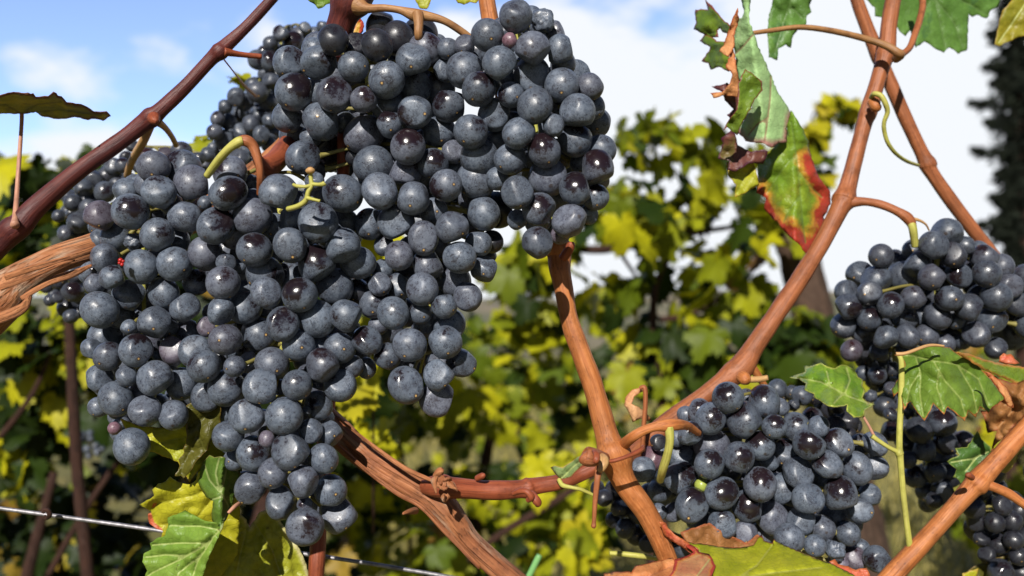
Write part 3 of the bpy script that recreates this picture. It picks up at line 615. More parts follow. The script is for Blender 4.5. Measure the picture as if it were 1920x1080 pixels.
vs = cane('vine_cane', 'straight reddish upright cane hidden behind the bunches and reappearing at the bottom edge', CANE_RED,
  [(655,-40,.47,15),(650,150,.47,13),(645,240,.408,12),(643,330,.408,12),(638,420,.43,12),(628,560,.46,14),(608,840,.45,15),(598,985,.445,15),(594,1060,.44,15),(590,1130,.44,15)])
sp2 = cane('vine_spur', 'thick brown spur at the top edge above the darkest berries', CANE_PURPLE,
  [(700,-70,.40,36),(670,-20,.40,36),(655,5,.40,38),(645,30,.402,27),(636,60,.405,25),(628,100,.41,24)], cat='vine spur', ring=24, ridges=.05)
tube('bunch_stalk', [(672,12,.395,18),(690,16,.392,9),(720,15,.39,7),(750,19,.39,7),(778,28,.39,12),(800,30,.39,9),(830,38,.39,7),(858,54,.392,7),(885,75,.395,7),(905,100,.40,7)], CANE_STALK, sp2)
tube('bunch_stalk', [(783,26,.388,11),(785,45,.386,9),(785,68,.386,8),(790,90,.395,6)], CANE_STALK, sp2)
st1 = tube('bunch_stalk', [(392,325,.375,6),(410,300,.37,7),(430,278,.366,7),(447,266,.365,9),(462,264,.365,11),(475,275,.366,10),(484,300,.366,8),(488,330,.367,7),(486,365,.372,5)], CANE_PALE)
tag(st1, 'bent stalk turning from green to rust, hooked over above the longest bunch', 'grape stalk')
tube('green_length', [(388,330,.3745,6.6),(410,300,.3685,7.8),(430,278,.3645,7.8),(447,266,.3635,9.4),(455,264,.3638,8)], CANE_LIME, st1)
tube('brown_arm', [(478,290,.375,8),(490,308,.38,13),(500,312,.385,20),(520,300,.395,20),(535,275,.41,17),(548,250,.42,15),(558,225,.43,12)], CANE_RED, st1, rough=.15)
st2 = tube('grape_stalk', [(582,322,.352,4),(583,335,.352,4),(584,348,.352,4.5),(578,360,.352,4.5),(574,375,.353,5),(560,386,.355,5),(540,392,.36,5)], CANE_LIME)
tag(st2, 'bare yellow-green branched stalklet standing up between berries', 'grape stalk')
tube('stalk_tip', [(577,321,.351,5),(582,319,.35,6),(587,321,.351,5)], CANE_TAN, st2)
tube('stalk_fork', [(583,348,.352,4),(572,350,.351,3.5),(558,349,.351,3.5),(550,346,.352,3)], CANE_LIME, st2)
tube('stalk_fork', [(584,345,.352,4),(597,346,.351,3.5),(606,345,.35,4.5),(609,343,.35,5)], CANE_LIME, st2)
tube('stalk_fork', [(576,371,.352,4),(588,374,.351,3),(600,377,.351,3)], CANE_LIME, st2)
st3 = tube('bunch_stalk', [(1168,835,.40,11),(1185,820,.39,10),(1205,808,.388,9),(1228,800,.387,9),(1250,797,.388,13),(1268,796,.39,11),(1290,799,.40,8),(1310,812,.41,6)], CANE_ORANGE)
tag(st3, 'curved orange stalk reaching from the knuckle to the glossy bunch', 'grape stalk')
tube('green_length', [(1254,800,.387,9),(1256,825,.387,8),(1252,850,.389,8),(1243,880,.395,8),(1238,900,.405,7)], CANE_LIME, st3)
gs = tube('green_shoot', [(1683,664,.425,4),(1690,680,.424,5),(1690,740,.424,5.5),(1687,800,.424,5.5),(1686,838,.424,6),(1686,850,.424,8),(1688,862,.424,6),(1693,920,.424,5.5),(1700,980,.424,5.5),(1706,1025,.424,6),(1712,1060,.424,6)], CANE_LIME)
tag(gs, 'thin pale green shoot hanging straight down beside the narrow dark bunch', 'green shoot')
tube('side_stalk', [(1684,848,.424,4.5),(1665,838,.423,4),(1645,825,.423,4.5),(1635,818,.423,5)], CANE_LIME, gs)
tube('side_stalk', [(1640,820,.424,3),(1630,800,.43,2.5),(1617,778,.435,2.5)], CANE_PINK, gs)
te = tube('tendril', [(1633,183,.482,4),(1640,176,.476,5),(1652,180,.474,5),(1660,194,.474,5),(1664,210,.476,4.5),(1658,228,.478,4),(1658,245,.48,4),(1665,268,.482,3.8),(1680,288,.488,3.5),(1700,302,.50,3.3),(1722,310,.515,3)], CANE_LIME)
tag(te, 'curly yellow-green tendril wound round the long smooth cane', 'tendril')

# ------------------------------------------------------------------ wire, stake, post
wire = tube('trellis_wire', [(-300,912,.445,3.8),(0,953,.445,3.8),(300,995,.446,3.8),(420,1017,.447,3.7),(650,1050,.448,3.7),(850,1083,.449,3.7),(1300,1160,.45,3.7)], simple_mat('galvanised_steel', (.30, .29, .31), .5, .6, 300, (.16, .155, .16)), rough=.02)
tag(wire, 'thin grey steel trellis wire sloping across the lower left', 'wire')
tube('tendril_knot', [(80,962,.435,3),(84,957,.436,4),(90,958,.436,4.5),(93,966,.437,4.5),(88,971,.44,4),(82,968,.44,4)], DARK_WOOD, wire, rough=.5)
stake = tube('vine_stake', [(128,560,1.1,9),(135,700,1.1,10),(143,850,1.1,11),(152,950,1.1,11),(165,1080,1.1,12),(180,1260,1.1,13),(205,1500,1.1,14)], DARK_WOOD)
tag(stake, 'thin brown stake standing upright in the dark lower left', 'stake')
q0, q1 = P(1480, 400, 1.75), P(1548, 690, 1.75)
dirv = (q0 - q1).normalized()
bot = q1 - dirv * ((q1.z + .15) / dirv.z)
top = q1 + dirv * ((q0 - q1).length * 1.06)
post = tube('wooden_post', [(*(bot), .042), *[(*(bot.lerp(top, t)), .044 - .006 * t) for t in (.25, .5, .75, .9, .99)], (*top, .03)], POST_WOOD, world=True, ring=24, ridges=.12, n=8)
tag(post, 'dark leaning wooden post behind the long smooth cane', 'post')

# ------------------------------------------------------------------ leaves traced in outline, each with its own distance and curl
def resample(poly, step):
    out = []
    for i in range(len(poly)):
        a, b = poly[i], poly[(i + 1) % len(poly)]
        L = math.hypot(b[0] - a[0], b[1] - a[1]); k = max(1, int(L / step))
        for j in range(k):
            t = j / k; out.append((a[0] + (b[0] - a[0]) * t, a[1] + (b[1] - a[1]) * t))
    return out
def segd(p, a, b):
    ax, ay = b[0] - a[0], b[1] - a[1]; L = ax * ax + ay * ay
    t = max(0, min(1, ((p[0] - a[0]) * ax + (p[1] - a[1]) * ay) / L)) if L else 0
    return math.hypot(p[0] - a[0] - ax * t, p[1] - a[1] - ay * t)
def inside(p, poly):
    c = False; j = len(poly) - 1
    for i in range(len(poly)):
        if (poly[i][1] > p[1]) != (poly[j][1] > p[1]) and p[0] < (poly[j][0] - poly[i][0]) * (p[1] - poly[i][1]) / (poly[j][1] - poly[i][1]) + poly[i][0]: c = not c
        j = i
    return c
def zoom(x0, y0, pts, k=3.0): return [(x0 + a / k, y0 + b / k) for a, b in pts]
def blade(name, outline, depth, mat, veins=(), parent=None, step=5.0, wav=.004, seed=0, thick=.00035, margin=None, grow=1.0):
    """depth: number or function (x, y) -> metres; wav: crumple depth in metres"""
    gcx, gcy = sum(p[0] for p in outline) / len(outline), sum(p[1] for p in outline) / len(outline)
    outline = [(gcx + (x - gcx) * grow, gcy + (y - gcy) * grow) for x, y in outline]
    base = resample(outline, step)
    jit = [(x + noise.noise(Vector((x * .13, y * .13, seed))) * 2.2, y + noise.noise(Vector((x * .13, y * .13, seed + 9))) * 2.2) for x, y in base]
    vp = []
    for v in veins:
        w = []
        for i in range(len(v) - 1):
            a, b = v[i], v[i + 1]; k = max(1, int(math.hypot(b[0] - a[0], b[1] - a[1]) / 4))
            w += [(a[0] + (b[0] - a[0]) * j / k, a[1] + (b[1] - a[1]) * j / k) for j in range(k)]
        w.append(v[-1]); vp.append(w)
    pts = list(jit); n0 = len(pts)
    for w in vp:
        for q in w:
            if inside(q, jit) and min(math.hypot(q[0] - e[0], q[1] - e[1]) for e in jit) > 2: pts.append(q)
    nv = len(pts)
    vpts = pts[n0:]
    xs = [p[0] for p in jit]; ys = [p[1] for p in jit]
    y = min(ys); row = 0
    while y < max(ys):
        x = min(xs) + (row % 2) * step / 2
        while x < max(xs):
            q = (x + noise.noise(Vector((x, y, 1.5))) * .8, y)
            if inside(q, jit) and min((e[0] - q[0]) ** 2 + (e[1] - q[1]) ** 2 for e in jit) > (step * .6) ** 2 and all((e[0] - q[0]) ** 2 + (e[1] - q[1]) ** 2 > 12 for e in vpts): pts.append(q)
            x += step
        y += step * .87; row += 1
    res = delaunay_2d_cdt([Vector(p) for p in pts], [(i, (i + 1) % n0) for i in range(n0)], [], 1, 1e-4)
    V2, _, Fc = res[0], res[1], res[2]
    dep = depth if callable(depth) else (lambda x, y: depth)
    V, E, VE = [], [], []
    vs = [(a, b) for v in veins for a, b in zip(v[:-1], v[1:])]
    es = [(jit[i], jit[(i + 1) % n0]) for i in range(n0)]
    if margin: es = [(margin[i], margin[i + 1]) for i in range(len(margin) - 1)]
    for q in V2:
        d = dep(q.x, q.y)
        ed = min(segd(q, a, b) for a, b in es)
        vd = min([segd(q, a, b) for a, b in vs] or [50])
        w = noise.fractal(Vector((q.x * .022, q.y * .022, seed * 3.1)), 1, 2, 3) * wav + .0008 * math.exp(-vd / 4) - .25 * wav * math.sin(min(vd, 30) / 30 * math.pi)
        V.append(P(q.x, q.y, d + w)); E.append(ed); VE.append(vd)
    ctr = sum(V, Vector()) / len(V)
    me = bpy.data.meshes.new(name); me.from_pydata([v - ctr for v in V], [], [tuple(f) for f in Fc]); me.update()
    for nm, val in (('edge', E), ('vein', VE)):
        a = me.attributes.new(nm, 'FLOAT', 'POINT'); a.data.foreach_set('value', val)
    o = bpy.data.objects.new(name, me); C.objects.link(o); me.materials.append(mat)
    me.polygons.foreach_set('use_smooth', [True] * len(me.polygons))
    s = o.modifiers.new('thickness', 'SOLIDIFY'); s.thickness = thick; s.offset = 0
    o.location = ctr
    if parent: o.parent = parent; o.location = ctr - parent.location
    return o
G1c, G2c = (0.14, 0.25, 0.03), (0.20, 0.31, 0.045)
YEL, YEL2 = (0.42, 0.40, 0.02), (0.34, 0.36, 0.025)
M_GREEN = leaf_material('leaf_green', G1c, G2c, (0.3, 0.25, .05), 0, vein=(.45, .5, .18))
M_GREEN_EDGE = leaf_material('leaf_green_ochre_rim', (.11, .19, .02), (.15, .235, .03), (0.42, 0.16, .04), 2.2, vein=(.30, .36, .10))
M_DKGREEN = leaf_material('leaf_dark_green', (.035, .085, .012), (.06, .12, .018), (.1, .1, .02), 0, vein=(.15, .2, .06))
M_LOBE = leaf_material('leaf_lobe_purple_rim', (.10,.17,.018), (.17,.25,.02), (.20,.05,.03), 2.5, vein=(.2,.24,.06), patches=.3, patch_col=(.05,.08,.02))
M_TOP = leaf_material('leaf_top_green', (.085, .18, .03), (.12, .24, .045), (.1, .1, .02), 0, vein=(.12, .2, .06), patches=.5, patch_col=(.035, .10, .04))
M_YEL = leaf_material('leaf_yellow', YEL, YEL2, (.40, .28, .03), 2.0, edge2=(.42, .38, .02), vein=(.40, .42, .06), vein_amt=.4)
M_YEL_RED = leaf_material('leaf_yellow_red_tips', YEL, (.40, .36, .02), (.50, .11, .05), 11, vein=(.42, .40, .05), vein_amt=.4)
M_OLIVE = leaf_material('leaf_olive', (.075, .072, .010), (.10, .095, .012), (.15, .10, .02), 2.5, vein=(.11, .11, .02))
M_PALE = leaf_material('leaf_pale_underside', (.34, .54, .22), (.42, .62, .27), (.42, .20, .17), 13, edge2=(.38, .33, .20), vein=(.30, .12, .09), vein_amt=.7, patches=.35, patch_col=(.26, .22, .20), rough=.6)
M_RED = leaf_material('leaf_red_rim', (.15, .26, .02), (.22, .30, .02), (.40, .045, .025), 24, edge2=(.50, .26, .03), vein=(.16, .24, .05), patches=.15, patch_col=(.3, .05, .03))
M_PURPLE = leaf_material('leaf_purple', (.11, .035, .035), (.17, .06, .04), (.08, .02, .03), 6, vein=(.1, .03, .03), patches=.5, patch_col=(.12, .15, .02))
M_DRY = leaf_material('leaf_dry_orange', (.52, .19, .065), (.62, .29, .11), (.38, .10, .03), 3, vein=(.35, .13, .06), rough=.65)
M_BROWN = leaf_material('leaf_dry_brown', (.24, .10, .03), (.36, .16, .05), (.30, .09, .03), 5, vein=(.36, .2, .08), rough=.6)
M_EDGEON = leaf_material('leaf_olive_curled', (.17, .18, .02), (.42, .36, .02), (.16, .06, .04), 6, vein=(.05, .05, .02), vein_amt=.5, patches=.5, patch_col=(.07, .05, .02))
M_BIGBOT = leaf_material('leaf_lime_red_side', (.30, .33, .012), (.46, .46, .025), (.3, .08, .04), 1.5, vein=(.42, .42, .10), vein_amt=.5, patches=.45, patch_col=(.20, .22, .01))
M_REDBIT = leaf_material('leaf_scarlet', (.55, .09, .05), (.62, .20, .10), (.45, .12, .04), 5, vein=(.5, .25, .1))
def leaf(label, x, y, d, group='vine leaves near the grapes'):
    return empty('vine_leaf', P(x, y, d), label, 'leaf', group)

# upper left, seen from below and edge-on
L = leaf('olive leaf seen edge-on against the clouds, top of an upright pink stalk', 40, 215, .42)
o = blade('blade', [(-70,195)] + zoom(0,0,[(0,535),(75,517),(105,522),(190,528),(200,545),(270,540),(300,520),(345,545),(375,575),(440,583),(490,600),(530,628),(600,630),(622,650),(580,677),(530,667),(480,672),(420,655),(380,668),(300,667),(240,655),(200,630),(120,642),(60,636),(0,640)]) + [(-70,218)],
      lambda x, y: .425 + (y - 200) * .0012, M_EDGEON, veins=[[(38,212),(70,195),(115,190)],[(40,212),(110,205),(190,216)],[(40,212),(10,195),(-40,200)]], parent=L, wav=.010, seed=3)
tube('petiole', [(41,214,.43,3.5),(40,240,.428,3.5),(36,300,.425,3.8),(32,360,.42,4.2),(29,405,.412,5.5),(28,422,.405,8)], CANE_PINK, L)
# folded withered leaf and its parts
L = leaf('folded pale-green withered leaf hanging from a long tan stalk, crumpled brown on one side', 1415, 60, .47)
b0 = zoom(1200,0,[(560,-30),(625,-30),(615,60),(612,120),(640,185),(660,250),(700,340),(740,430),(780,530),(830,600),(855,650),(825,710),(825,800),(780,805),(745,830),(690,805),(640,800),(598,795),(545,740),(600,650),(630,600),(590,540),(560,460),(545,400),(535,300),(525,250),(540,150),(545,100),(575,100),(590,70)])
blade('blade', b0, lambda x, y: .462 + .00035 * abs(x - (1400 + y * .13)) + .00003 * y, M_PALE, veins=[zoom(1200,0,[(735,430),(730,560),(715,680),(700,800)]), zoom(1200,0,[(640,190),(590,250),(535,305)]), zoom(1200,0,[(720,660),(660,700),(610,760)])], parent=L, wav=.002, seed=5, margin=zoom(1200,0,[(855,650),(825,800),(745,830),(598,795),(545,740)]))
blade('curled_margin', zoom(1200,0,[(540,75),(548,130),(525,200),(528,250),(500,295),(458,268),(480,240),(492,200),(508,150),(528,100)]), .455, M_DRY, parent=L, wav=.006, seed=6, grow=1.25)
blade('curled_margin', zoom(1200,0,[(495,300),(520,310),(537,400),(545,460),(550,525),(480,515),(430,528),(415,505),(470,500),(505,460),(515,420),(482,390),(505,340)]), .456, M_DRY, parent=L, wav=.006, seed=7, grow=1.25)
blade('lobe', zoom(1200,0,[(370,12),(405,45),(440,90),(500,150),(490,185),(460,175),(445,155),(430,165),(437,200),(390,203),(360,185),(313,160),(325,130),(318,65),(350,58),(385,62)]), lambda x, y: .475 + .0005 * (1365 - x), M_LOBE, parent=L, wav=.006, seed=8, grow=1.12)
blade('lobe', zoom(1200,0,[(370,205),(410,220),(430,240),(480,240),(470,270),(497,300),(492,392),(440,370),(400,382),(390,350),(355,340),(380,300),(400,270),(343,240)]), lambda x, y: .475 + .0005 * (1365 - x), M_LOBE, parent=L, wav=.006, seed=9, grow=1.12)
blade('lobe', zoom(1200,0,[(555,480),(590,412),(640,440),(672,470),(677,515),(640,560),(610,620),(570,690),(550,742),(500,700),(478,717),(510,660),(550,610),(555,540)]), .452, M_LOBE, parent=L, wav=.006, seed=10, grow=1.12)
blade('crumpled_lobe', zoom(1200,0,[(428,540),(500,520),(550,560),(562,620),(548,700),(525,722),(548,800),(600,830),(665,818),(685,830),(662,885),(600,880),(540,922),(500,912),(512,870),(458,862),(482,790),(470,770),(510,740),(540,700),(497,665),(530,640),(488,600),(478,560)]), .472, M_PURPLE, parent=L, wav=.006, seed=11, grow=1.25)
blade('yellow_lobe', [(1361,305),(1385,300),(1400,296),(1413,308),(1419,325),(1423,347),(1400,360),(1378,370),(1380,347),(1368,333)], .478, M_YEL, veins=[[(1412,310),(1395,335),(1382,362)]], parent=L, wav=.005, seed=12)
tube('petiole', [(1412,62,.468,4),(1440,58,.47,4.5),(1500,51,.475,5),(1560,58,.48,5.5),(1620,72,.484,6),(1660,85,.482,7),(1682,98,.480,8),(1688,103,.482,9),(1680,110,.49,8)], CANE_STALK, L)
L = leaf('green leaf with scarlet and purple rim, tip touching the long smooth cane', 1485, 230, .475)
blade('blade', [(1484,216),(1496,235),(1507,255),(1513,270),(1518,295),(1523,310),(1532,333),(1551,357),(1553,380),(1541,403),(1543,427),(1534,450),(1527,458),(1510,470),(1500,452),(1480,437),(1465,420),(1450,403),(1436,388),(1440,370),(1424,360),(1426,333),(1426,305),(1447,290),(1463,268),(1476,262),(1477,240)],
      lambda x, y: .482 + .00025 * abs(x - 1490), M_RED, veins=[[(1484,230),(1490,270),(1497,330),(1505,420),(1510,455)],[(1492,290),(1465,320),(1440,360)],[(1496,320),(1520,350),(1540,370)],[(1500,365),(1480,395),(1470,415)]], parent=L, wav=.004, seed=13, grow=1.07, margin=[(1518,300),(1532,333),(1551,357),(1553,380),(1541,403),(1543,427),(1534,450),(1510,470),(1480,437),(1450,403),(1436,388),(1424,360)])
# top edge leaves
L = leaf('single serrated green leaf poking down beside the folded withered leaf', 1475, -10, .52)
blade('blade', [(1455,-20),(1440,37),(1439,60),(1442,107),(1457,112),(1460,90),(1473,84),(1482,90),(1487,67),(1500,50),(1512,46),(1513,30),(1522,23),(1518,10),(1530,-20)], .522, M_TOP, veins=[[(1490,-20),(1470,40),(1452,100)],[(1480,10),(1505,35)]], parent=L, seed=14)
L = leaf('broad toothed leaf filling the top edge behind the long smooth cane', 1760, -20, .53)
blade('blade', [(1600,-30),(1628,3),(1640,13),(1640,30),(1653,33),(1658,43),(1680,45),(1685,57),(1697,67),(1707,57),(1717,90),(1733,78),(1753,90),(1770,99),(1780,88),(1797,100),(1813,95),(1816,27),(1823,32),(1832,28),(1852,35),(1857,20),(1870,13),(1885,-30)], lambda x, y: .54 + .0001 * (x - 1700), M_TOP, veins=[[(1745,-30),(1760,30),(1772,90)],[(1755,0),(1790,45),(1805,90)],[(1750,-10),(1720,40),(1716,80)],[(1760,-20),(1820,10),(1850,28)]], parent=L, wav=.002, seed=15)
tube('petiole', [(1688,104,.482,6),(1705,90,.488,6),(1715,65,.495,6),(1725,35,.505,6),(1730,5,.515,6),(1722,-25,.52,6)], CANE_PALE, L)
L = leaf('yellow-green leaf in the top corner in front of the dark conifer', 1900, 10, .52)
blade('blade', [(1935,-10),(1900,-3),(1880,20),(1873,40),(1865,83),(1874,87),(1903,72),(1920,67),(1945,75),(1950,30)], .525, leaf_material('leaf_yellowgreen', (.20, .20, .015), (.30, .26, .02), (.3, .2, .02), 3), veins=[[(1930,-5),(1900,40),(1872,80)]], parent=L, seed=16)
L = leaf('small fringe of green leaf at the top edge left of the thick spur', 600, -5, .42)
blade('blade', [(570,-15),(578,1),(588,5),(598,17),(612,8),(630,4),(640,-15)], .415, M_GREEN, parent=L, seed=17)
L = leaf('red and yellow leaf scrap between the darkest berries and the spur', 665, 50, .43)
blade('blade', zoom(380,0,[(815,200),(840,150),(860,108),(882,92),(907,130),(900,180),(862,228),(830,220)]), .425, leaf_material('leaf_orange', (.55, .30, .03), (.6, .36, .04), (.5, .06, .03), 9), parent=L, seed=18)
L = leaf('yellow-green leaf tip at the top edge above the tan stalk', 795, -5, .45)
blade('blade', [(772,-15),(782,8),(788,16),(800,18),(806,6),(815,-15)], .45, M_YEL, parent=L, seed=19)
L = leaf('second yellow-green leaf tip at the top edge, left of the orange cane', 870, -5, .45)
blade('blade', [(845,-15),(858,5),(870,10),(882,4),(893,6),(905,-15)], .45, M_YEL, parent=L, seed=20)
# right: drooping serrated leaf
L = leaf('drooping serrated green leaf arched over the narrow dark bunch', 1690, 668, .42)
b8 = zoom(1440,600,[(715,198),(780,185),(850,152),(900,140),(960,145),(1020,157),(1060,187),(1110,215),(1160,245),(1200,280),(1240,320),(1290,380),(1332,440),(1262,490),(1240,518),(1190,487),(1170,545),(1125,508),(1105,568),(1050,520),(1010,488),(990,532),(930,468),(920,500),(880,568),(840,520),(800,458),(765,505),(742,400),(703,432),(698,390),(735,330),(772,250),(755,215)])
blade('blade', b8, lambda x, y: .408 + .00018 * abs(x - 1760) + .00012 * (760 - y), M_GREEN_EDGE, veins=[zoom(1440,600,v) for v in ([(740,200),(830,200),(860,300),(855,420),(875,540)],[(830,205),(930,230),(1000,350),(1080,440),(1110,540)],[(930,230),(1060,250),(1150,400),(1175,520)],[(1060,250),(1180,330),(1240,480)],[(850,300),(800,380),(780,470)],[(960,290),(950,380),(985,500)])], parent=L, wav=.004, seed=21)
blade('upper_side', zoom(1440,600,[(1055,180),(1110,185),(1200,215),(1290,240),(1370,255),(1450,265),(1480,300),(1450,350),(1400,362),(1330,330),(1240,292),(1190,268),(1150,240),(1100,212)]), lambda x, y: .412 + .0004 * (x - 1790), leaf_material('leaf_sunny_side', (.17, .27, .02), (.26, .32, .03), (.45, .20, .04), 5, edge2=(.3, .32, .03)), parent=L, wav=.004, seed=22)
tube('petiole', [(1680,664,.41,4),(1700,662,.409,3.5),(1740,648,.409,3),(1770,649,.41,2.2)], CANE_TAN, L)
L = leaf('dry brown leaf crumpled behind the bright forked cane', 1880, 730, .45)
blade('blade', zoom(1440,600,[(1225,290),(1300,330),(1400,360),(1500,300),(1500,480),(1440,540),(1390,590),(1340,650),(1280,700),(1252,740),(1290,620),(1235,635),(1220,560),(1195,510),(1240,515),(1262,490),(1332,440),(1290,380)]), lambda x, y: .452 + .0002 * (1860 - x), M_BROWN, veins=[zoom(1440,600,[(1490,360),(1400,480),(1300,600)]), zoom(1440,600,[(1420,450),(1330,480)])], parent=L, wav=.012, seed=23)
blade('curled_margin', zoom(1440,600,[(1212,285),(1240,295),(1290,330),(1335,372),(1365,420),(1382,495),(1345,485),(1325,430),(1285,375),(1240,320)]), .404, M_DRY, parent=L, wav=.005, seed=24)
blade('red_tip', zoom(1440,600,[(1295,240),(1305,205),(1325,183),(1345,200),(1365,190),(1415,245),(1340,250)]), .42, M_REDBIT, parent=L, seed=25)
L = leaf('small shiny green leaf catching the light above the glossy bunch', 1560, 720, .43)
blade('blade', zoom(1440,600,[(118,325),(170,305),(210,290),(205,262),(250,258),(300,238),(335,265),(380,272),(420,248),(470,270),(500,300),(505,320),(535,340),(530,370),(545,400),(530,440),(560,470),(600,475),(560,500),(545,510),(530,548),(480,545),(440,512),(445,480),(390,492),(340,485),(300,460),(262,440),(258,418),(198,390),(215,360),(170,332)]), lambda x, y: .43 - .0004 * (y - 720) + .0003 * abs(x - 1560), leaf_material('leaf_shiny', (.12, .24, .02), (.22, .32, .04), (.38, .42, .08), 4, vein=(.4, .45, .15), rough=.22), veins=[zoom(1440,600,v) for v in ([(590,480),(450,430),(300,350),(140,322)],[(430,420),(460,340),(440,270)],[(350,380),(330,290)],[(420,415),(370,470)])], parent=L, wav=.007, seed=26)
L = leaf('small green leaf tucked under the bright forked cane', 1815, 860, .44)
blade('blade', zoom(1440,600,[(1180,625),(1200,670),(1250,710),(1257,750),(1205,810),(1150,875),(1090,938),(1075,900),(1043,882),(1060,840),(1008,795),(1072,760),(1055,725),(1120,715)]), .445, leaf_material('leaf_mid', (.05, .12, .02), (.08, .16, .03), (.2, .25, .05), 2), veins=[zoom(1440,600,[(1240,740),(1150,780),(1030,800)]), zoom(1440,600,[(1180,765),(1110,850)])], parent=L, seed=27)
L = leaf('yellow-edged leaf showing beyond the bright forked cane', 1900, 860, .46)
blade('blade', zoom(1440,600,[(1500,640),(1440,690),(1400,760),(1375,830),(1330,862),(1290,850),(1270,872),(1265,850),(1350,720),(1440,640)]), .46, leaf_material('leaf_ochre', (.26, .22, .04), (.36, .30, .05), (.5, .4, .1), 4), parent=L, seed=28)
L = leaf('olive leaf at the bottom edge below the almost black bunch', 1830, 1070, .5)
blade('blade', [(1795,1085),(1830,1060),(1870,1045),(1890,1040),(1880,1055),(1850,1075),(1835,1095),(1800,1095)], .50, M_OLIVE, parent=L, seed=29)
blade('yellow_lobe', [(1805,1075),(1835,1066),(1830,1085),(1820,1095),(1805,1095)], .495, M_YEL, parent=L, seed=30)
# bottom leaf
L = leaf('large lime leaf with a red side lying across the bottom edge under the glossy bunch', 1400, 1085, .40)
blade('blade', [(1270,1020),(1280,1016),(1313,1020),(1347,1025),(1380,1028),(1400,1026),(1413,1022),(1420,1010),(1428,1003),(1432,1014),(1448,1020),(1450,1012),(1466,1020),(1483,1028),(1523,1045),(1560,1058),(1603,1079),(1630,1110),(1600,1170),(1450,1200),(1330,1180),(1260,1120),(1300,1060),(1300,1040)],
      lambda x, y: .402 - .0006 * (y - 1020), M_BIGBOT, veins=[[(1300,1150),(1360,1100),(1420,1060),(1450,1020)],[(1330,1125),(1330,1080),(1310,1030)],[(1380,1085),(1450,1075),(1540,1065)]], parent=L, wav=.004, seed=31)
blade('red_side', [(1282,1018),(1300,1024),(1312,1035),(1330,1040),(1342,1062),(1330,1090),(1310,1120),(1270,1130),(1240,1100),(1262,1070),(1265,1050),(1290,1042),(1300,1036)], lambda x, y: .395 - .0006 * (y - 1020), leaf_material('leaf_red_side', (.55, .20, .10), (.62, .36, .15), (.5, .06, .04), 7, edge2=(.6, .25, .06), patches=.5, patch_col=(.5, .05, .04)), veins=[[(1330,1050),(1300,1090),(1270,1120)]], parent=L, wav=.004, seed=32)
blade('dry_lobe', [(1133,1077),(1150,1073),(1180,1071),(1184,1074),(1190,1062),(1215,1056),(1240,1050),(1262,1046),(1270,1060),(1262,1080),(1240,1110),(1180,1120),(1130,1100)], lambda x, y: .388 - .0004 * (y - 1060), M_DRY, veins=[[(1265,1060),(1220,1080),(1170,1090)]], parent=L, wav=.006, seed=33)
blade('curled_margin', [(1236,978),(1248,980),(1252,990),(1266,1003),(1290,1018),(1310,1030),(1300,1040),(1285,1030),(1262,1016),(1245,1003)], .392, M_REDBIT, parent=L, wav=.006, seed=34)
blade('brown_lobe', [(1275,998),(1300,990),(1330,980),(1360,1000),(1400,1018),(1420,1002),(1432,1010),(1410,1030),(1350,1028),(1290,1022)], .418, M_BROWN, parent=L, wav=.005, seed=35)
blade('red_tip', [(1555,1053),(1565,1048),(1572,1058),(1590,1062),(1605,1068),(1625,1065),(1632,1078),(1620,1090),(1590,1085),(1570,1070)], .40, M_REDBIT, parent=L, seed=36)
# lower left cluster of leaves
L = leaf('yellow leaf lit behind the loose hanging berry', 330, 800, .46)
blade('blade', [(225,785),(260,797),(300,802),(340,792),(360,770),(400,760),(430,800),(432,860),(440,900),(400,890),(385,868),(365,890),(355,903),(333,866),(300,853),(280,846),(255,840)], lambda x, y: .404 + .0001 * (x - 330), M_YEL, veins=[[(430,790),(380,810),(300,830)],[(400,803),(370,850),(358,895)]], parent=L, seed=37)
L = leaf('shadow-darkened olive toothed leaf overlapping the yellow leaf under the broad bunch', 380, 780, .445)
blade('blade', [(350,760),(365,752),(405,742),(415,770),(412,800),(392,832),(388,845),(372,860),(360,880),(345,898),(340,892),(328,893),(338,872),(334,862),(346,850),(343,842),(350,832),(350,800),(345,775)], .398, M_OLIVE, veins=[[(400,750),(375,800),(340,885)],[(385,780),(355,800)],[(370,812),(385,845)]], parent=L, seed=38)  # the shadow lying here is put into the leaf's dark olive colour
L = leaf('yellow leaf with red-tipped teeth behind the bright green leaf', 350, 900, .455)
blade('blade', [(297,908),(310,902),(318,893),(330,902),(345,907),(358,908),(368,900),(372,885),(400,875),(440,900),(450,960),(445,1040),(400,1100),(320,1080),(300,1040),(305,995),(290,990),(280,982),(277,965),(285,960),(262,946),(275,938),(290,930),(286,918)], lambda x, y: .412 + .0001 * (y - 960), M_YEL_RED, veins=[[(430,900),(360,930),(290,945)],[(420,910),(370,970),(300,985)]], parent=L, seed=39, margin=[(300,995),(283,984),(277,968)])
blade('red_tip', [(263,946),(275,938),(292,929),(300,938),(290,950),(276,955)], .4105, M_REDBIT, parent=L, seed=39)
L = leaf('large yellow leaf hanging across the wire beside the reddish upright cane', 470, 970, .46)
blade('blade', [(395,990),(410,982),(430,975),(452,965),(462,975),(468,990),(478,975),(485,962),(500,955),(525,975),(540,1000),(562,1030),(575,1060),(585,1110),(500,1180),(390,1150),(380,1060)], lambda x, y: .436 + .0001 * (x - 470), leaf_material('leaf_yellow_pale', (.30, .31, .02), (.40, .40, .04), (.5, .46, .2), 8, edge2=(.40, .40, .08), vein=(.4, .4, .1), patches=.4, patch_col=(.12, .13, .01)), veins=[[(470,960),(455,1020),(440,1090)],[(470,970),(510,1030),(530,1090)],[(465,990),(420,1020)]], parent=L, seed=40)
L = leaf('bright green veined leaf in front of the wire', 400, 1000, .40)
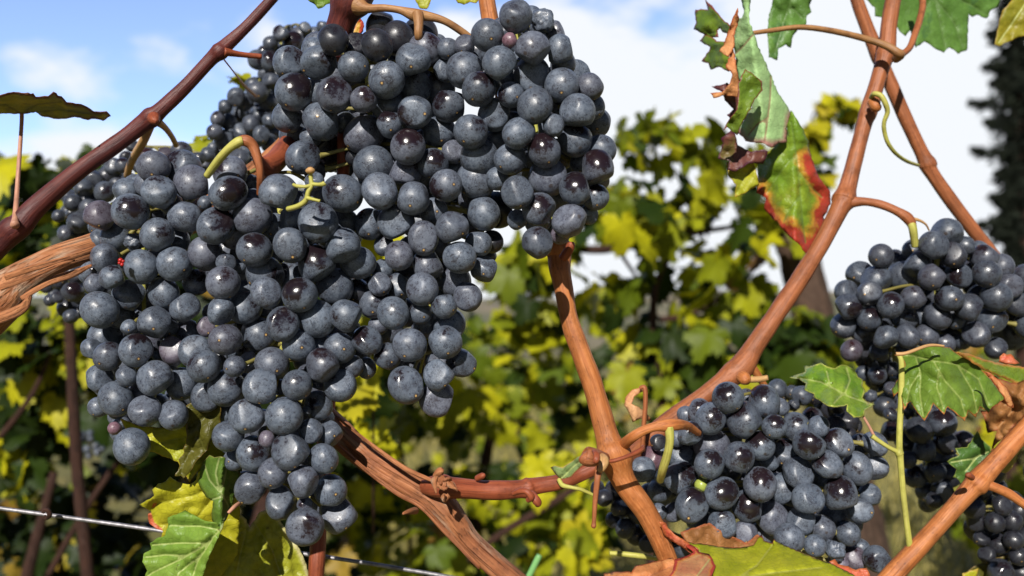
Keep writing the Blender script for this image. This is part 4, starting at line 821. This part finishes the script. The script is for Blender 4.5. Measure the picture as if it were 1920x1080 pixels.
blade('blade', zoom(0,720,[(845,897),(880,870),(930,850),(945,800),(945,750),(990,735),(1040,713),(1100,740),(1150,772),(1222,780),(1243,832),(1200,920),(1165,1000),(1150,1050),(1130,1120),(1090,1240),(900,1250),(790,1130),(830,1050),(800,1000),(808,955),(852,930)]), lambda x, y: .388 + .00012 * (410 - x), M_GREEN, veins=[zoom(0,720,v) for v in ([(1235,825),(1160,900),(1030,980),(860,1060),(780,1120)],[(1235,820),(1130,800),(960,795)],[(1160,895),(1000,895),(860,905)],[(1060,965),(930,960),(820,975)],[(1190,880),(1110,1000),(1060,1180)],[(1130,960),(1010,1060),(960,1160)])], parent=L, wav=.005, seed=41)
blade('folded_half', zoom(0,720,[(1105,500),(1130,470),(1140,440),(1180,400),(1210,412),(1240,405),(1280,420),(1310,480),(1355,498),(1335,560),(1305,700),(1270,765),(1242,832),(1210,790),(1190,760),(1200,660),(1150,625),(1120,565)]), lambda x, y: .388 + .0004 * abs(x - 415), leaf_material('leaf_green_fold', (.08, .155, .02), (.12, .20, .03), (.2, .2, .05), 1.5, vein=(.4, .45, .18)), veins=[zoom(0,720,v) for v in ([(1240,825),(1285,690),(1235,600),(1215,500),(1235,415)],[(1240,610),(1180,540),(1150,450)],[(1250,590),(1280,430)],[(1235,640),(1190,650)])], parent=L, wav=.005, seed=42)
tube('petiole', [(428,962,.389,3),(440,950,.392,4),(452,942,.40,4),(465,935,.42,4)], CANE_PINK, L)
tube('petiole', [(390,1050,.43,4),(402,1068,.43,4.5),(415,1088,.43,4.5)], CANE_RED, L)
# small things round the knuckle
L = leaf('small folded green leaf beside the pale knuckle of the jointed cane', 1090, 870, .40)
blade('blade', zoom(720,720,[(938,470),(960,462),(1005,470),(1060,430),(1105,405),(1118,455),(1080,490),(1040,530),(990,532),(960,500)]), lambda x, y: .392 - .0003 * (x - 1060), leaf_material('leaf_grey_green', (.20, .30, .10), (.28, .36, .14), (.4, .3, .1), 2), veins=[zoom(720,720,[(1000,530),(1050,480),(1110,430)])], parent=L, seed=43)
tube('petiole', [(1048,899,.395,4),(1055,910,.392,4.5),(1072,914,.39,3.5),(1090,918,.39,3.5),(1112,928,.392,3)], CANE_LIME, L)
L = leaf('dead orange curl of leaf on a thin straight stalk above the curved stalk', 1205, 740, .43)
blade('blade', zoom(1080,600,[(272,480),(282,430),(318,392),(358,382),(398,376),(400,395),(370,402),(325,430),(312,470),(352,490),(392,520),(427,560),(400,568),(370,550),(318,572),(300,520)]), lambda x, y: .434 + .0002 * abs(x - 1190), leaf_material('leaf_dry_pale', (.62, .30, .14), (.70, .40, .2), (.5, .2, .08), 2), parent=L, wav=.003, seed=44)
tube('petiole', [(1200,728,.433,4),(1209,728,.432,4.5),(1210,760,.432,4.5),(1207,800,.433,4.5),(1205,845,.436,4.5)], CANE_PALE, L)
tg = tube('grass_stem', [(985,1095,.55,6),(998,1068,.55,6),(1010,1044,.55,6),(1012,1040,.55,3)], simple_mat('green_stem', (.16, .36, .12), .4)); tag(tg, 'short bright green stem end poking up beside the split arm', 'grass stem')
tg = tube('dry_twig', [(1143,1037,.45,4),(1170,1039,.45,5),(1205,1043,.45,5),(1240,1048,.46,4)], CANE_LIME); tag(tg, 'short yellow twig crossing behind the jointed cane near its foot', 'twig')
# red bug on the broad bunch
bm = MB()
for (x, y, r) in ((226,488,4.5),(229,496,3.5),(224,493,3),(231,490,3)):
    p = P(x, y, .372); bm.add([p + v * (r * .372 / F) for v in SM_V], SM_F)
tag(bm.build('red_berry_scrap', simple_mat('scarlet', (.42, .012, .008), .35)), 'tiny scarlet scrap lodged between berries of the broad bunch', 'scrap')

# ------------------------------------------------------------------ background vines
bgm, nt, out = newmat('vine_foliage')
lc = attr(nt, 'lc').outputs['Fac']
oc = nt.nodes.new('ShaderNodeTexCoord').outputs['Object']
ramp = nt.nodes.new('ShaderNodeValToRGB'); nt.links.new(lc, ramp.inputs[0])
els = ramp.color_ramp.elements
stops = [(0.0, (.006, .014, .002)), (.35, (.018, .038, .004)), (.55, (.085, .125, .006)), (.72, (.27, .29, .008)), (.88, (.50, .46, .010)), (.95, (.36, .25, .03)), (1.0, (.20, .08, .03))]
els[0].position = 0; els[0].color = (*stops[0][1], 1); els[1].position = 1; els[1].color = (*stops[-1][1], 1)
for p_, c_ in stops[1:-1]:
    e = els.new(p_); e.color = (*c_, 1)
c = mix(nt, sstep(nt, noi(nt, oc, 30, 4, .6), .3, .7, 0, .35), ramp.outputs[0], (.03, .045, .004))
b = node(nt, 'ShaderNodeBsdfPrincipled', {'Base Color': c, 'Roughness': .5, 'Specular IOR Level': .22})
t = node(nt, 'ShaderNodeBsdfTranslucent', {'Color': c})
nt.links.new(node(nt, 'ShaderNodeMixShader', {0: .3, 1: b.outputs[0], 2: t.outputs[0]}).outputs[0], out.inputs[0])

def vine_leaf_shape(rr):
    """palmate outline with five lobes and teeth; unit length about 1"""
    pts = []
    N = 44
    lobes = [(90, 1.0), (40, .82), (140, .82), (-18, .62), (198, .62)]
    for i in range(N):
        a = -68 + 316 * i / (N - 1)
        r = .30
        for la, lr in lobes:
            da = abs(a - la)
            r = max(r, lr * (1 - (da / 40) ** 1.5 * .62) if da < 40 else 0)
        r *= (1.05 if i % 2 else .90) * rr.uniform(.94, 1.06)
        pts.append((r * math.cos(R(a)) * .62, r * math.sin(R(a)) * .62))
    return pts
SHAPES = []
for i in range(8):
    rr = random.Random(100 + i); o2 = vine_leaf_shape(rr)
    V = [Vector((0, 0, 0))]; ringn = len(o2)
    for s in (.5, 1.0):
        for (x, y) in o2:
            rad = math.hypot(x, y) * s
            z = rr.uniform(.8, 1.2) * (-.35 * rad * rad + .06 * math.sin(x * 9 * s + i) * s + .05 * math.sin(y * 7 * s + 2 * i) * s) + .10 * abs(x * s)
            V.append(Vector((x * s, y * s, z)))
    Fc = [(0, 1 + k, 2 + k) for k in range(ringn - 1)] + [(1 + k, 1 + ringn + k, 2 + ringn + k, 2 + k) for k in range(ringn - 1)]
    SHAPES.append((V, Fc))
def foliage(parent, blobs, colour, size=(.07, .11), seed=0, face=.55, name='crown', dens=1.3):
    """blobs: (px, py, rx px, ry px, depth, depth spread, number of leaves)"""
    rr = random.Random(seed); mb = MB()
    for (x, y, rx, ry, d, dd, n) in blobs:
        for _ in range(int(n * dens + .5)):
            while True:
                a, b2 = rr.uniform(-1, 1), rr.uniform(-1, 1)
                if a * a + b2 * b2 < 1: break
            dep = d + rr.uniform(-dd, dd)
            p = P(x + a * rx, y + b2 * ry, dep)
            nrm = (Vector((rr.gauss(0, 1), rr.gauss(0, 1), rr.gauss(0, 1))).normalized() * (1 - face) + Vector((-.15, -.75, .55)) * face).normalized()
            tip = Vector((rr.gauss(0, .6), rr.gauss(0, .4), -1)); tip = (tip - nrm * tip.dot(nrm)).normalized()
            xx = tip.cross(nrm)
            V, Fc = rr.choice(SHAPES); s = rr.uniform(*size)
            mb.add([p + (xx * v.x + tip * v.y + nrm * v.z) * s * 1.05 for v in V], Fc, col=max(.001, min(1, colour(rr, a, b2))))
    return mb.build(name, bgm, parent)
def vine(label, x, d, blobs, colour, canes=(), trunk=None, **k):
    b = P(x, 640, d); b.z = 0
    root = empty('grapevine', b, label, 'grapevine', 'grapevines growing behind')
    foliage(root, blobs, colour, **k)
    if trunk: tube('trunk', [(b.x, b.y, -.05, trunk), (b.x + .02, b.y, .25, trunk * .8), (b.x - .02, b.y, .5, trunk * .7), (b.x + .03, b.y + .02, .8, trunk * .3)], DARK_WOOD, root, world=True, ridges=.15, rough=.1)
    for cpts in canes: tube('cane', cpts, DARK_WOOD, root)
    return root
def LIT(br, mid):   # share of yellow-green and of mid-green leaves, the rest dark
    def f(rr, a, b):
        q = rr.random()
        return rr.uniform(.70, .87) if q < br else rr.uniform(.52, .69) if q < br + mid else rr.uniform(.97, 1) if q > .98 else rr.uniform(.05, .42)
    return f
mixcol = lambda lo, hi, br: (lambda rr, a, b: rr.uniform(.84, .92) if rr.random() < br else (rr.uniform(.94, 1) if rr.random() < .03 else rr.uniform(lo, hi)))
# 1: against the sky in the middle
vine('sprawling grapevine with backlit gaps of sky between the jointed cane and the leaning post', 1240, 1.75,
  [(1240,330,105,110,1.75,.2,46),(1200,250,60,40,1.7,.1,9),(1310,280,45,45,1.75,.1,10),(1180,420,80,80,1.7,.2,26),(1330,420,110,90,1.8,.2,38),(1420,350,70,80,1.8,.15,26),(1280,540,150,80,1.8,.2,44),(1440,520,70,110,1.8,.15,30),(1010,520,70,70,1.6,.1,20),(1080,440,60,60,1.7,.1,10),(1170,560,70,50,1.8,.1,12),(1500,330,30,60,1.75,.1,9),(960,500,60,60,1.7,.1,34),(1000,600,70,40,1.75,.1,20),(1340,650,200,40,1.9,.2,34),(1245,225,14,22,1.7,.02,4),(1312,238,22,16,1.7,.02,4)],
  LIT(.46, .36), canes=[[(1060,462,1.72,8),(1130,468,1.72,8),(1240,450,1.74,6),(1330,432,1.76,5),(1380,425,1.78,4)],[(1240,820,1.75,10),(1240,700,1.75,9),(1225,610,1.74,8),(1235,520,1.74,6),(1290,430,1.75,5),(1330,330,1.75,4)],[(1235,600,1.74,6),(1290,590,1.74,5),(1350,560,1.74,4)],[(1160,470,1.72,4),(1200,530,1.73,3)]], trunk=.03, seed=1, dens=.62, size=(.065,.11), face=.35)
vine('single shoot of yellow-green leaves standing clear against the white sky right of the post', 1570, 1.9,
  [(1580,195,32,22,1.9,.03,11),(1545,210,12,12,1.9,.02,2),(1525,262,14,40,1.9,.03,9),(1535,310,15,30,1.9,.03,6)],
  mixcol(.35, .8, .5), canes=[[(1530,330,1.9,2),(1522,240,1.9,2),(1535,205,1.9,1.5),(1600,190,1.9,1.2)],[(1560,1100,1.95,5),(1545,700,1.93,4),(1528,330,1.9,2.5)]], seed=2, size=(.05, .08))
# 2: below the horizon in the middle
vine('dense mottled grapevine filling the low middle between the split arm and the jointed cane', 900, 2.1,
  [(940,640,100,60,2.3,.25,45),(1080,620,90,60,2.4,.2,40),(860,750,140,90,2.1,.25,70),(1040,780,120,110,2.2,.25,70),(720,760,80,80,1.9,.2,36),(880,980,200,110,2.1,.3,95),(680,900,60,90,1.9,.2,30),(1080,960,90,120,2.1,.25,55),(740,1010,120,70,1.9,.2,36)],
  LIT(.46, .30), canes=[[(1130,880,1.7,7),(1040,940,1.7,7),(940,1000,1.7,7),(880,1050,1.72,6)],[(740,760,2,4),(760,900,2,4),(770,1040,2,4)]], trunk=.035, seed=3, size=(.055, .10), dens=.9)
vine('tuft of pointed yellow-green leaves low behind the dry hanging stalk', 1110, 1.2,
  [(1100,1015,35,40,1.25,.03,7),(1075,870,15,20,1.3,.02,2),(1000,900,30,40,1.4,.05,5)], mixcol(.6, .8, .5), seed=4, size=(.05, .075), canes=[[(1100,1100,1.25,3),(1100,1000,1.25,3)]])
vine('low grapevine in the glossy bunch\'s shade, between the post foot and the long smooth cane', 1480, 1.7,
  [(1400,660,110,60,1.8,.15,30),(1500,640,60,60,1.65,.1,26),(1230,700,80,90,1.9,.2,36),(1330,720,100,60,1.9,.2,30),(1560,700,40,50,1.7,.1,12)], LIT(.22, .30), trunk=.03, seed=5)
# 3: left side
vine('shady grapevine at the left edge with yellow-green light in its lower leaves', 60, 1.35,
  [(40,320,55,26,1.3,.1,12),(160,300,30,22,1.4,.08,5),(90,370,80,40,1.35,.1,20),(70,470,110,70,1.4,.15,38),(160,470,40,60,.95,.08,10),(60,640,90,70,1.45,.15,36),(110,760,110,80,1.5,.15,46),(30,820,60,90,1.5,.15,30),(160,640,40,60,1.4,.1,14)],
  lambda rr, a, b: (rr.uniform(.70, .9) if rr.random() < .34 else rr.uniform(0, .4)), trunk=.018, seed=6, size=(.05, .085), canes=[[(0,820,1.3,6),(60,740,1.3,5),(95,660,1.3,4)],[(90,1080,1.3,6),(170,940,1.3,6),(270,800,1.3,5)]])
vine('dark grapevine low behind the steel wire with dull orange leaves', 180, 1.7,
  [(60,1000,120,90,1.7,.15,46),(260,950,120,90,1.75,.15,46),(200,1060,180,50,1.7,.15,40),(480,900,120,120,1.7,.2,50),(560,1040,120,60,1.8,.2,32)],
  lambda rr, a, b: (rr.uniform(.9, .98) if rr.random() < .16 else rr.uniform(0, .25)), trunk=.03, seed=7, size=(.06, .09))
vine('dark backing mass of grapevine added directly behind the two longest bunches', 480, 1.5,
  [(340,560,200,160,1.5,.15,110),(560,520,200,170,1.55,.15,110),(560,760,180,130,1.55,.15,90),(330,760,120,110,1.5,.15,50)], mixcol(.0, .3, .06), trunk=.035, seed=8)  # near-black leaf backing, added so the gaps in front stay dark
vine('sprig of yellow leaves showing between the longest and the tall bunch', 690, .75,
  [(680,455,16,14,.75,.01,2),(705,600,12,30,.8,.01,3),(700,800,35,40,.95,.03,4),(730,850,30,30,1.0,.03,3),(660,740,16,20,.8,.02,2),(680,690,30,25,.85,.02,3)], lambda rr, a, b: rr.uniform(.84, .9), seed=9, size=(.035, .05), canes=[[(700,1000,.95,2.5),(700,800,.9,2.5),(700,600,.8,2),(690,460,.76,1.5)]])
vine('pair of small lit leaves behind the shaded bunch near the purple cane', 440, .66,
  [(450,150,12,8,.66,.01,2),(385,265,10,10,.66,.01,2),(395,280,8,8,.66,.01,1)], lambda rr, a, b: rr.uniform(.72, .8), seed=10, size=(.016, .022), canes=[[(395,300,.66,1.2),(400,260,.66,1.2),(440,170,.66,1)]])
vine('wide grapevine of the same row carrying on past the left edge', -420, 1.6, [(-420,700,330,320,1.6,.2,170),(-700,760,260,260,1.7,.2,90)], LIT(.25, .3), seed=31, trunk=.03)
vine('wide grapevine of the same row carrying on past the right edge', 2350, 1.8, [(2300,700,260,330,1.8,.2,150),(2600,760,260,260,1.8,.2,90)], LIT(.25, .3), seed=32, trunk=.03)
# vines further off on the slope
for (lab, x, d, blobs, sd) in (('far grapevine on the slope left of the split arm, small and hazy green', 300, 5.0, [(250,760,380,180,5,.5,150)], 21),
    ('far grapevine on the slope straight behind the jointed cane', 980, 5.5, [(960,860,420,190,5.5,.5,190)], 22),
    ('far dark grapevine low behind the forked cane and almost black bunch', 1900, 3.4, [(1890,900,110,190,3.4,.3,90),(1800,700,120,60,3.6,.2,40)], 23)):
    vine(lab, x, d, blobs, LIT(.3, .4), seed=sd, size=(.08, .12), trunk=.04)
# grass on the open slope
gmat, nt, out = newmat('dry_grass')
lc = attr(nt, 'lc').outputs['Fac']
c = mix(nt, lc, (.15, .13, .015), (.52, .44, .14))
b = node(nt, 'ShaderNodeBsdfPrincipled', {'Base Color': c, 'Roughness': .6}); t = node(nt, 'ShaderNodeBsdfTranslucent', {'Color': c})
nt.links.new(node(nt, 'ShaderNodeMixShader', {0: .35, 1: b.outputs[0], 2: t.outputs[0]}).outputs[0], out.inputs[0])
rr = random.Random(77); mb = MB()
for i in range(15000):
    y = 2.2 + rr.random() ** 1.6 * 16; x = rr.uniform(-.15, .75) * y
    h = rr.uniform(.06, .24); w = rr.uniform(.002, .005) * (1 + y * .12); a = rr.uniform(0, 3.14)
    lean = Vector((rr.gauss(0, .35), rr.gauss(0, .35), 1)) * h
    s = Vector((math.cos(a), math.sin(a), 0)) * w
    p = Vector((x, y, -.03)); m_ = p + lean * .55; t_ = p + lean + Vector((lean.x, lean.y, 0)) * .5
    mb.add([p - s, p + s, m_ + s * .7, m_ - s * .7, t_], [(0, 1, 2, 3), (3, 2, 4)], col=rr.random() + .001)
g = mb.build('grass', gmat); tag(g, kind='stuff'); g['label'] = 'dry yellow grass on the open slope'

# conifer
cm, nt, out = newmat('conifer_needles')
oc = nt.nodes.new('ShaderNodeTexCoord').outputs['Object']
c = mix(nt, sstep(nt, noi(nt, oc, 3, 4, .6), .35, .65), (.006, .008, .006), (.014, .018, .012))
b = node(nt, 'ShaderNodeBsdfPrincipled', {'Base Color': c, 'Roughness': .9, 'Specular IOR Level': .08}); nt.links.new(b.outputs[0], out.inputs[0])
D = 22.0
tb = P(1925, 640, D); tb.z = 0
tree = empty('conifer_tree', tb, 'dark ragged conifer standing against the bright sky at the right edge', 'tree')
htop = P(1905, -60, D).z
tube('trunk', [(tb.x, tb.y, -.2, .30), (tb.x, tb.y, 3, .24), (tb.x, tb.y, htop * .7, .14), (tb.x, tb.y, htop, .03)], DARK_WOOD, tree, world=True)
rr = random.Random(12); mb = MB()
z = 1.2
while z < htop:
    f_ = 1 - (z / htop) * .75
    for k in range(5):
        az = rr.uniform(0, 6.28); Lb = .85 * f_ * rr.choice((.5, .6, .75, .9, 1.1))
        dv = Vector((math.cos(az), math.sin(az), 0)); ph = rr.uniform(.1, .5)
        n_s = max(8, int(Lb * 30))
        for j in range(n_s):
            t = (j + rr.random()) / n_s
            p = Vector((tb.x, tb.y, z)) + dv * Lb * t + Vector((0, 0, -ph * Lb * t + .45 * Lb * t ** 3))
            for _ in range(10):
                nd = (dv * rr.uniform(.3, 1.2) + Vector((rr.gauss(0, .35), rr.gauss(0, .35), rr.gauss(-.45, .4)))).normalized() * rr.uniform(.12, .34) * (1.2 - t * .6)
                sd = nd.cross(Vector((rr.gauss(0, 1), rr.gauss(0, 1), rr.gauss(0, 1)))).normalized() * .075
                mb.add([p - sd, p + sd, p + nd], [(0, 1, 2)])
    z += rr.uniform(.22, .5)
for i in range(2600):   # dense sprays close to the trunk
    z = rr.uniform(1, htop); a = rr.uniform(0, 6.28); q = rr.uniform(.05, .75) * (.45 + .8 * abs(noise.noise(Vector((z * 1.3, math.cos(a), math.sin(a)))) * 1.6)) * (1.1 - .5 * z / htop)
    p = Vector((tb.x + math.cos(a) * q, tb.y + math.sin(a) * q, z)); nd = Vector((math.cos(a), math.sin(a), rr.uniform(-1, .3))) * rr.uniform(.12, .3)
    sd = nd.cross(Vector((rr.gauss(0, 1), rr.gauss(0, 1), rr.gauss(0, 1)))).normalized() * .09
    mb.add([p - sd, p + sd, p + nd], [(0, 1, 2)])
for (x0, y0, x1, y1, w) in ((1915,40,1852,66,.16),(1915,95,1846,128,.2),(1915,160,1818,196,.2),(1915,215,1850,232,.2),(1915,262,1826,284,.2),(1915,300,1868,330,.22),(1915,372,1836,426,.2),(1915,345,1860,372,.2),(1915,420,1858,440,.2),(1915,130,1862,160,.24),(1915,470,1850,500,.25)):
    a, b = P(x0, y0, D), P(x1, y1, D)
    for i in range(420):
        t = rr.random() ** .8
        p = a.lerp(b, t) + Vector((0, 0, -.22 * math.sin(t * 3.14) * (b - a).length * .6 + .10 * t * t))
        hw = w * (1 - t) ** .7 + .02
        p += Vector((rr.gauss(0, .5), rr.gauss(0, 1), rr.gauss(-.2, .7))) * hw
        nd = ((b - a).normalized() * rr.uniform(.5, 1.3) + Vector((0, rr.gauss(0, .4), rr.gauss(-.5, .5)))).normalized() * rr.uniform(.08, .2)
        sd = nd.cross(Vector((rr.gauss(0, 1), rr.gauss(0, 1), rr.gauss(0, 1)))).normalized() * .045
        mb.add([p - sd, p + sd, p + nd], [(0, 1, 2)])
mb.build('crown', cm, tree)
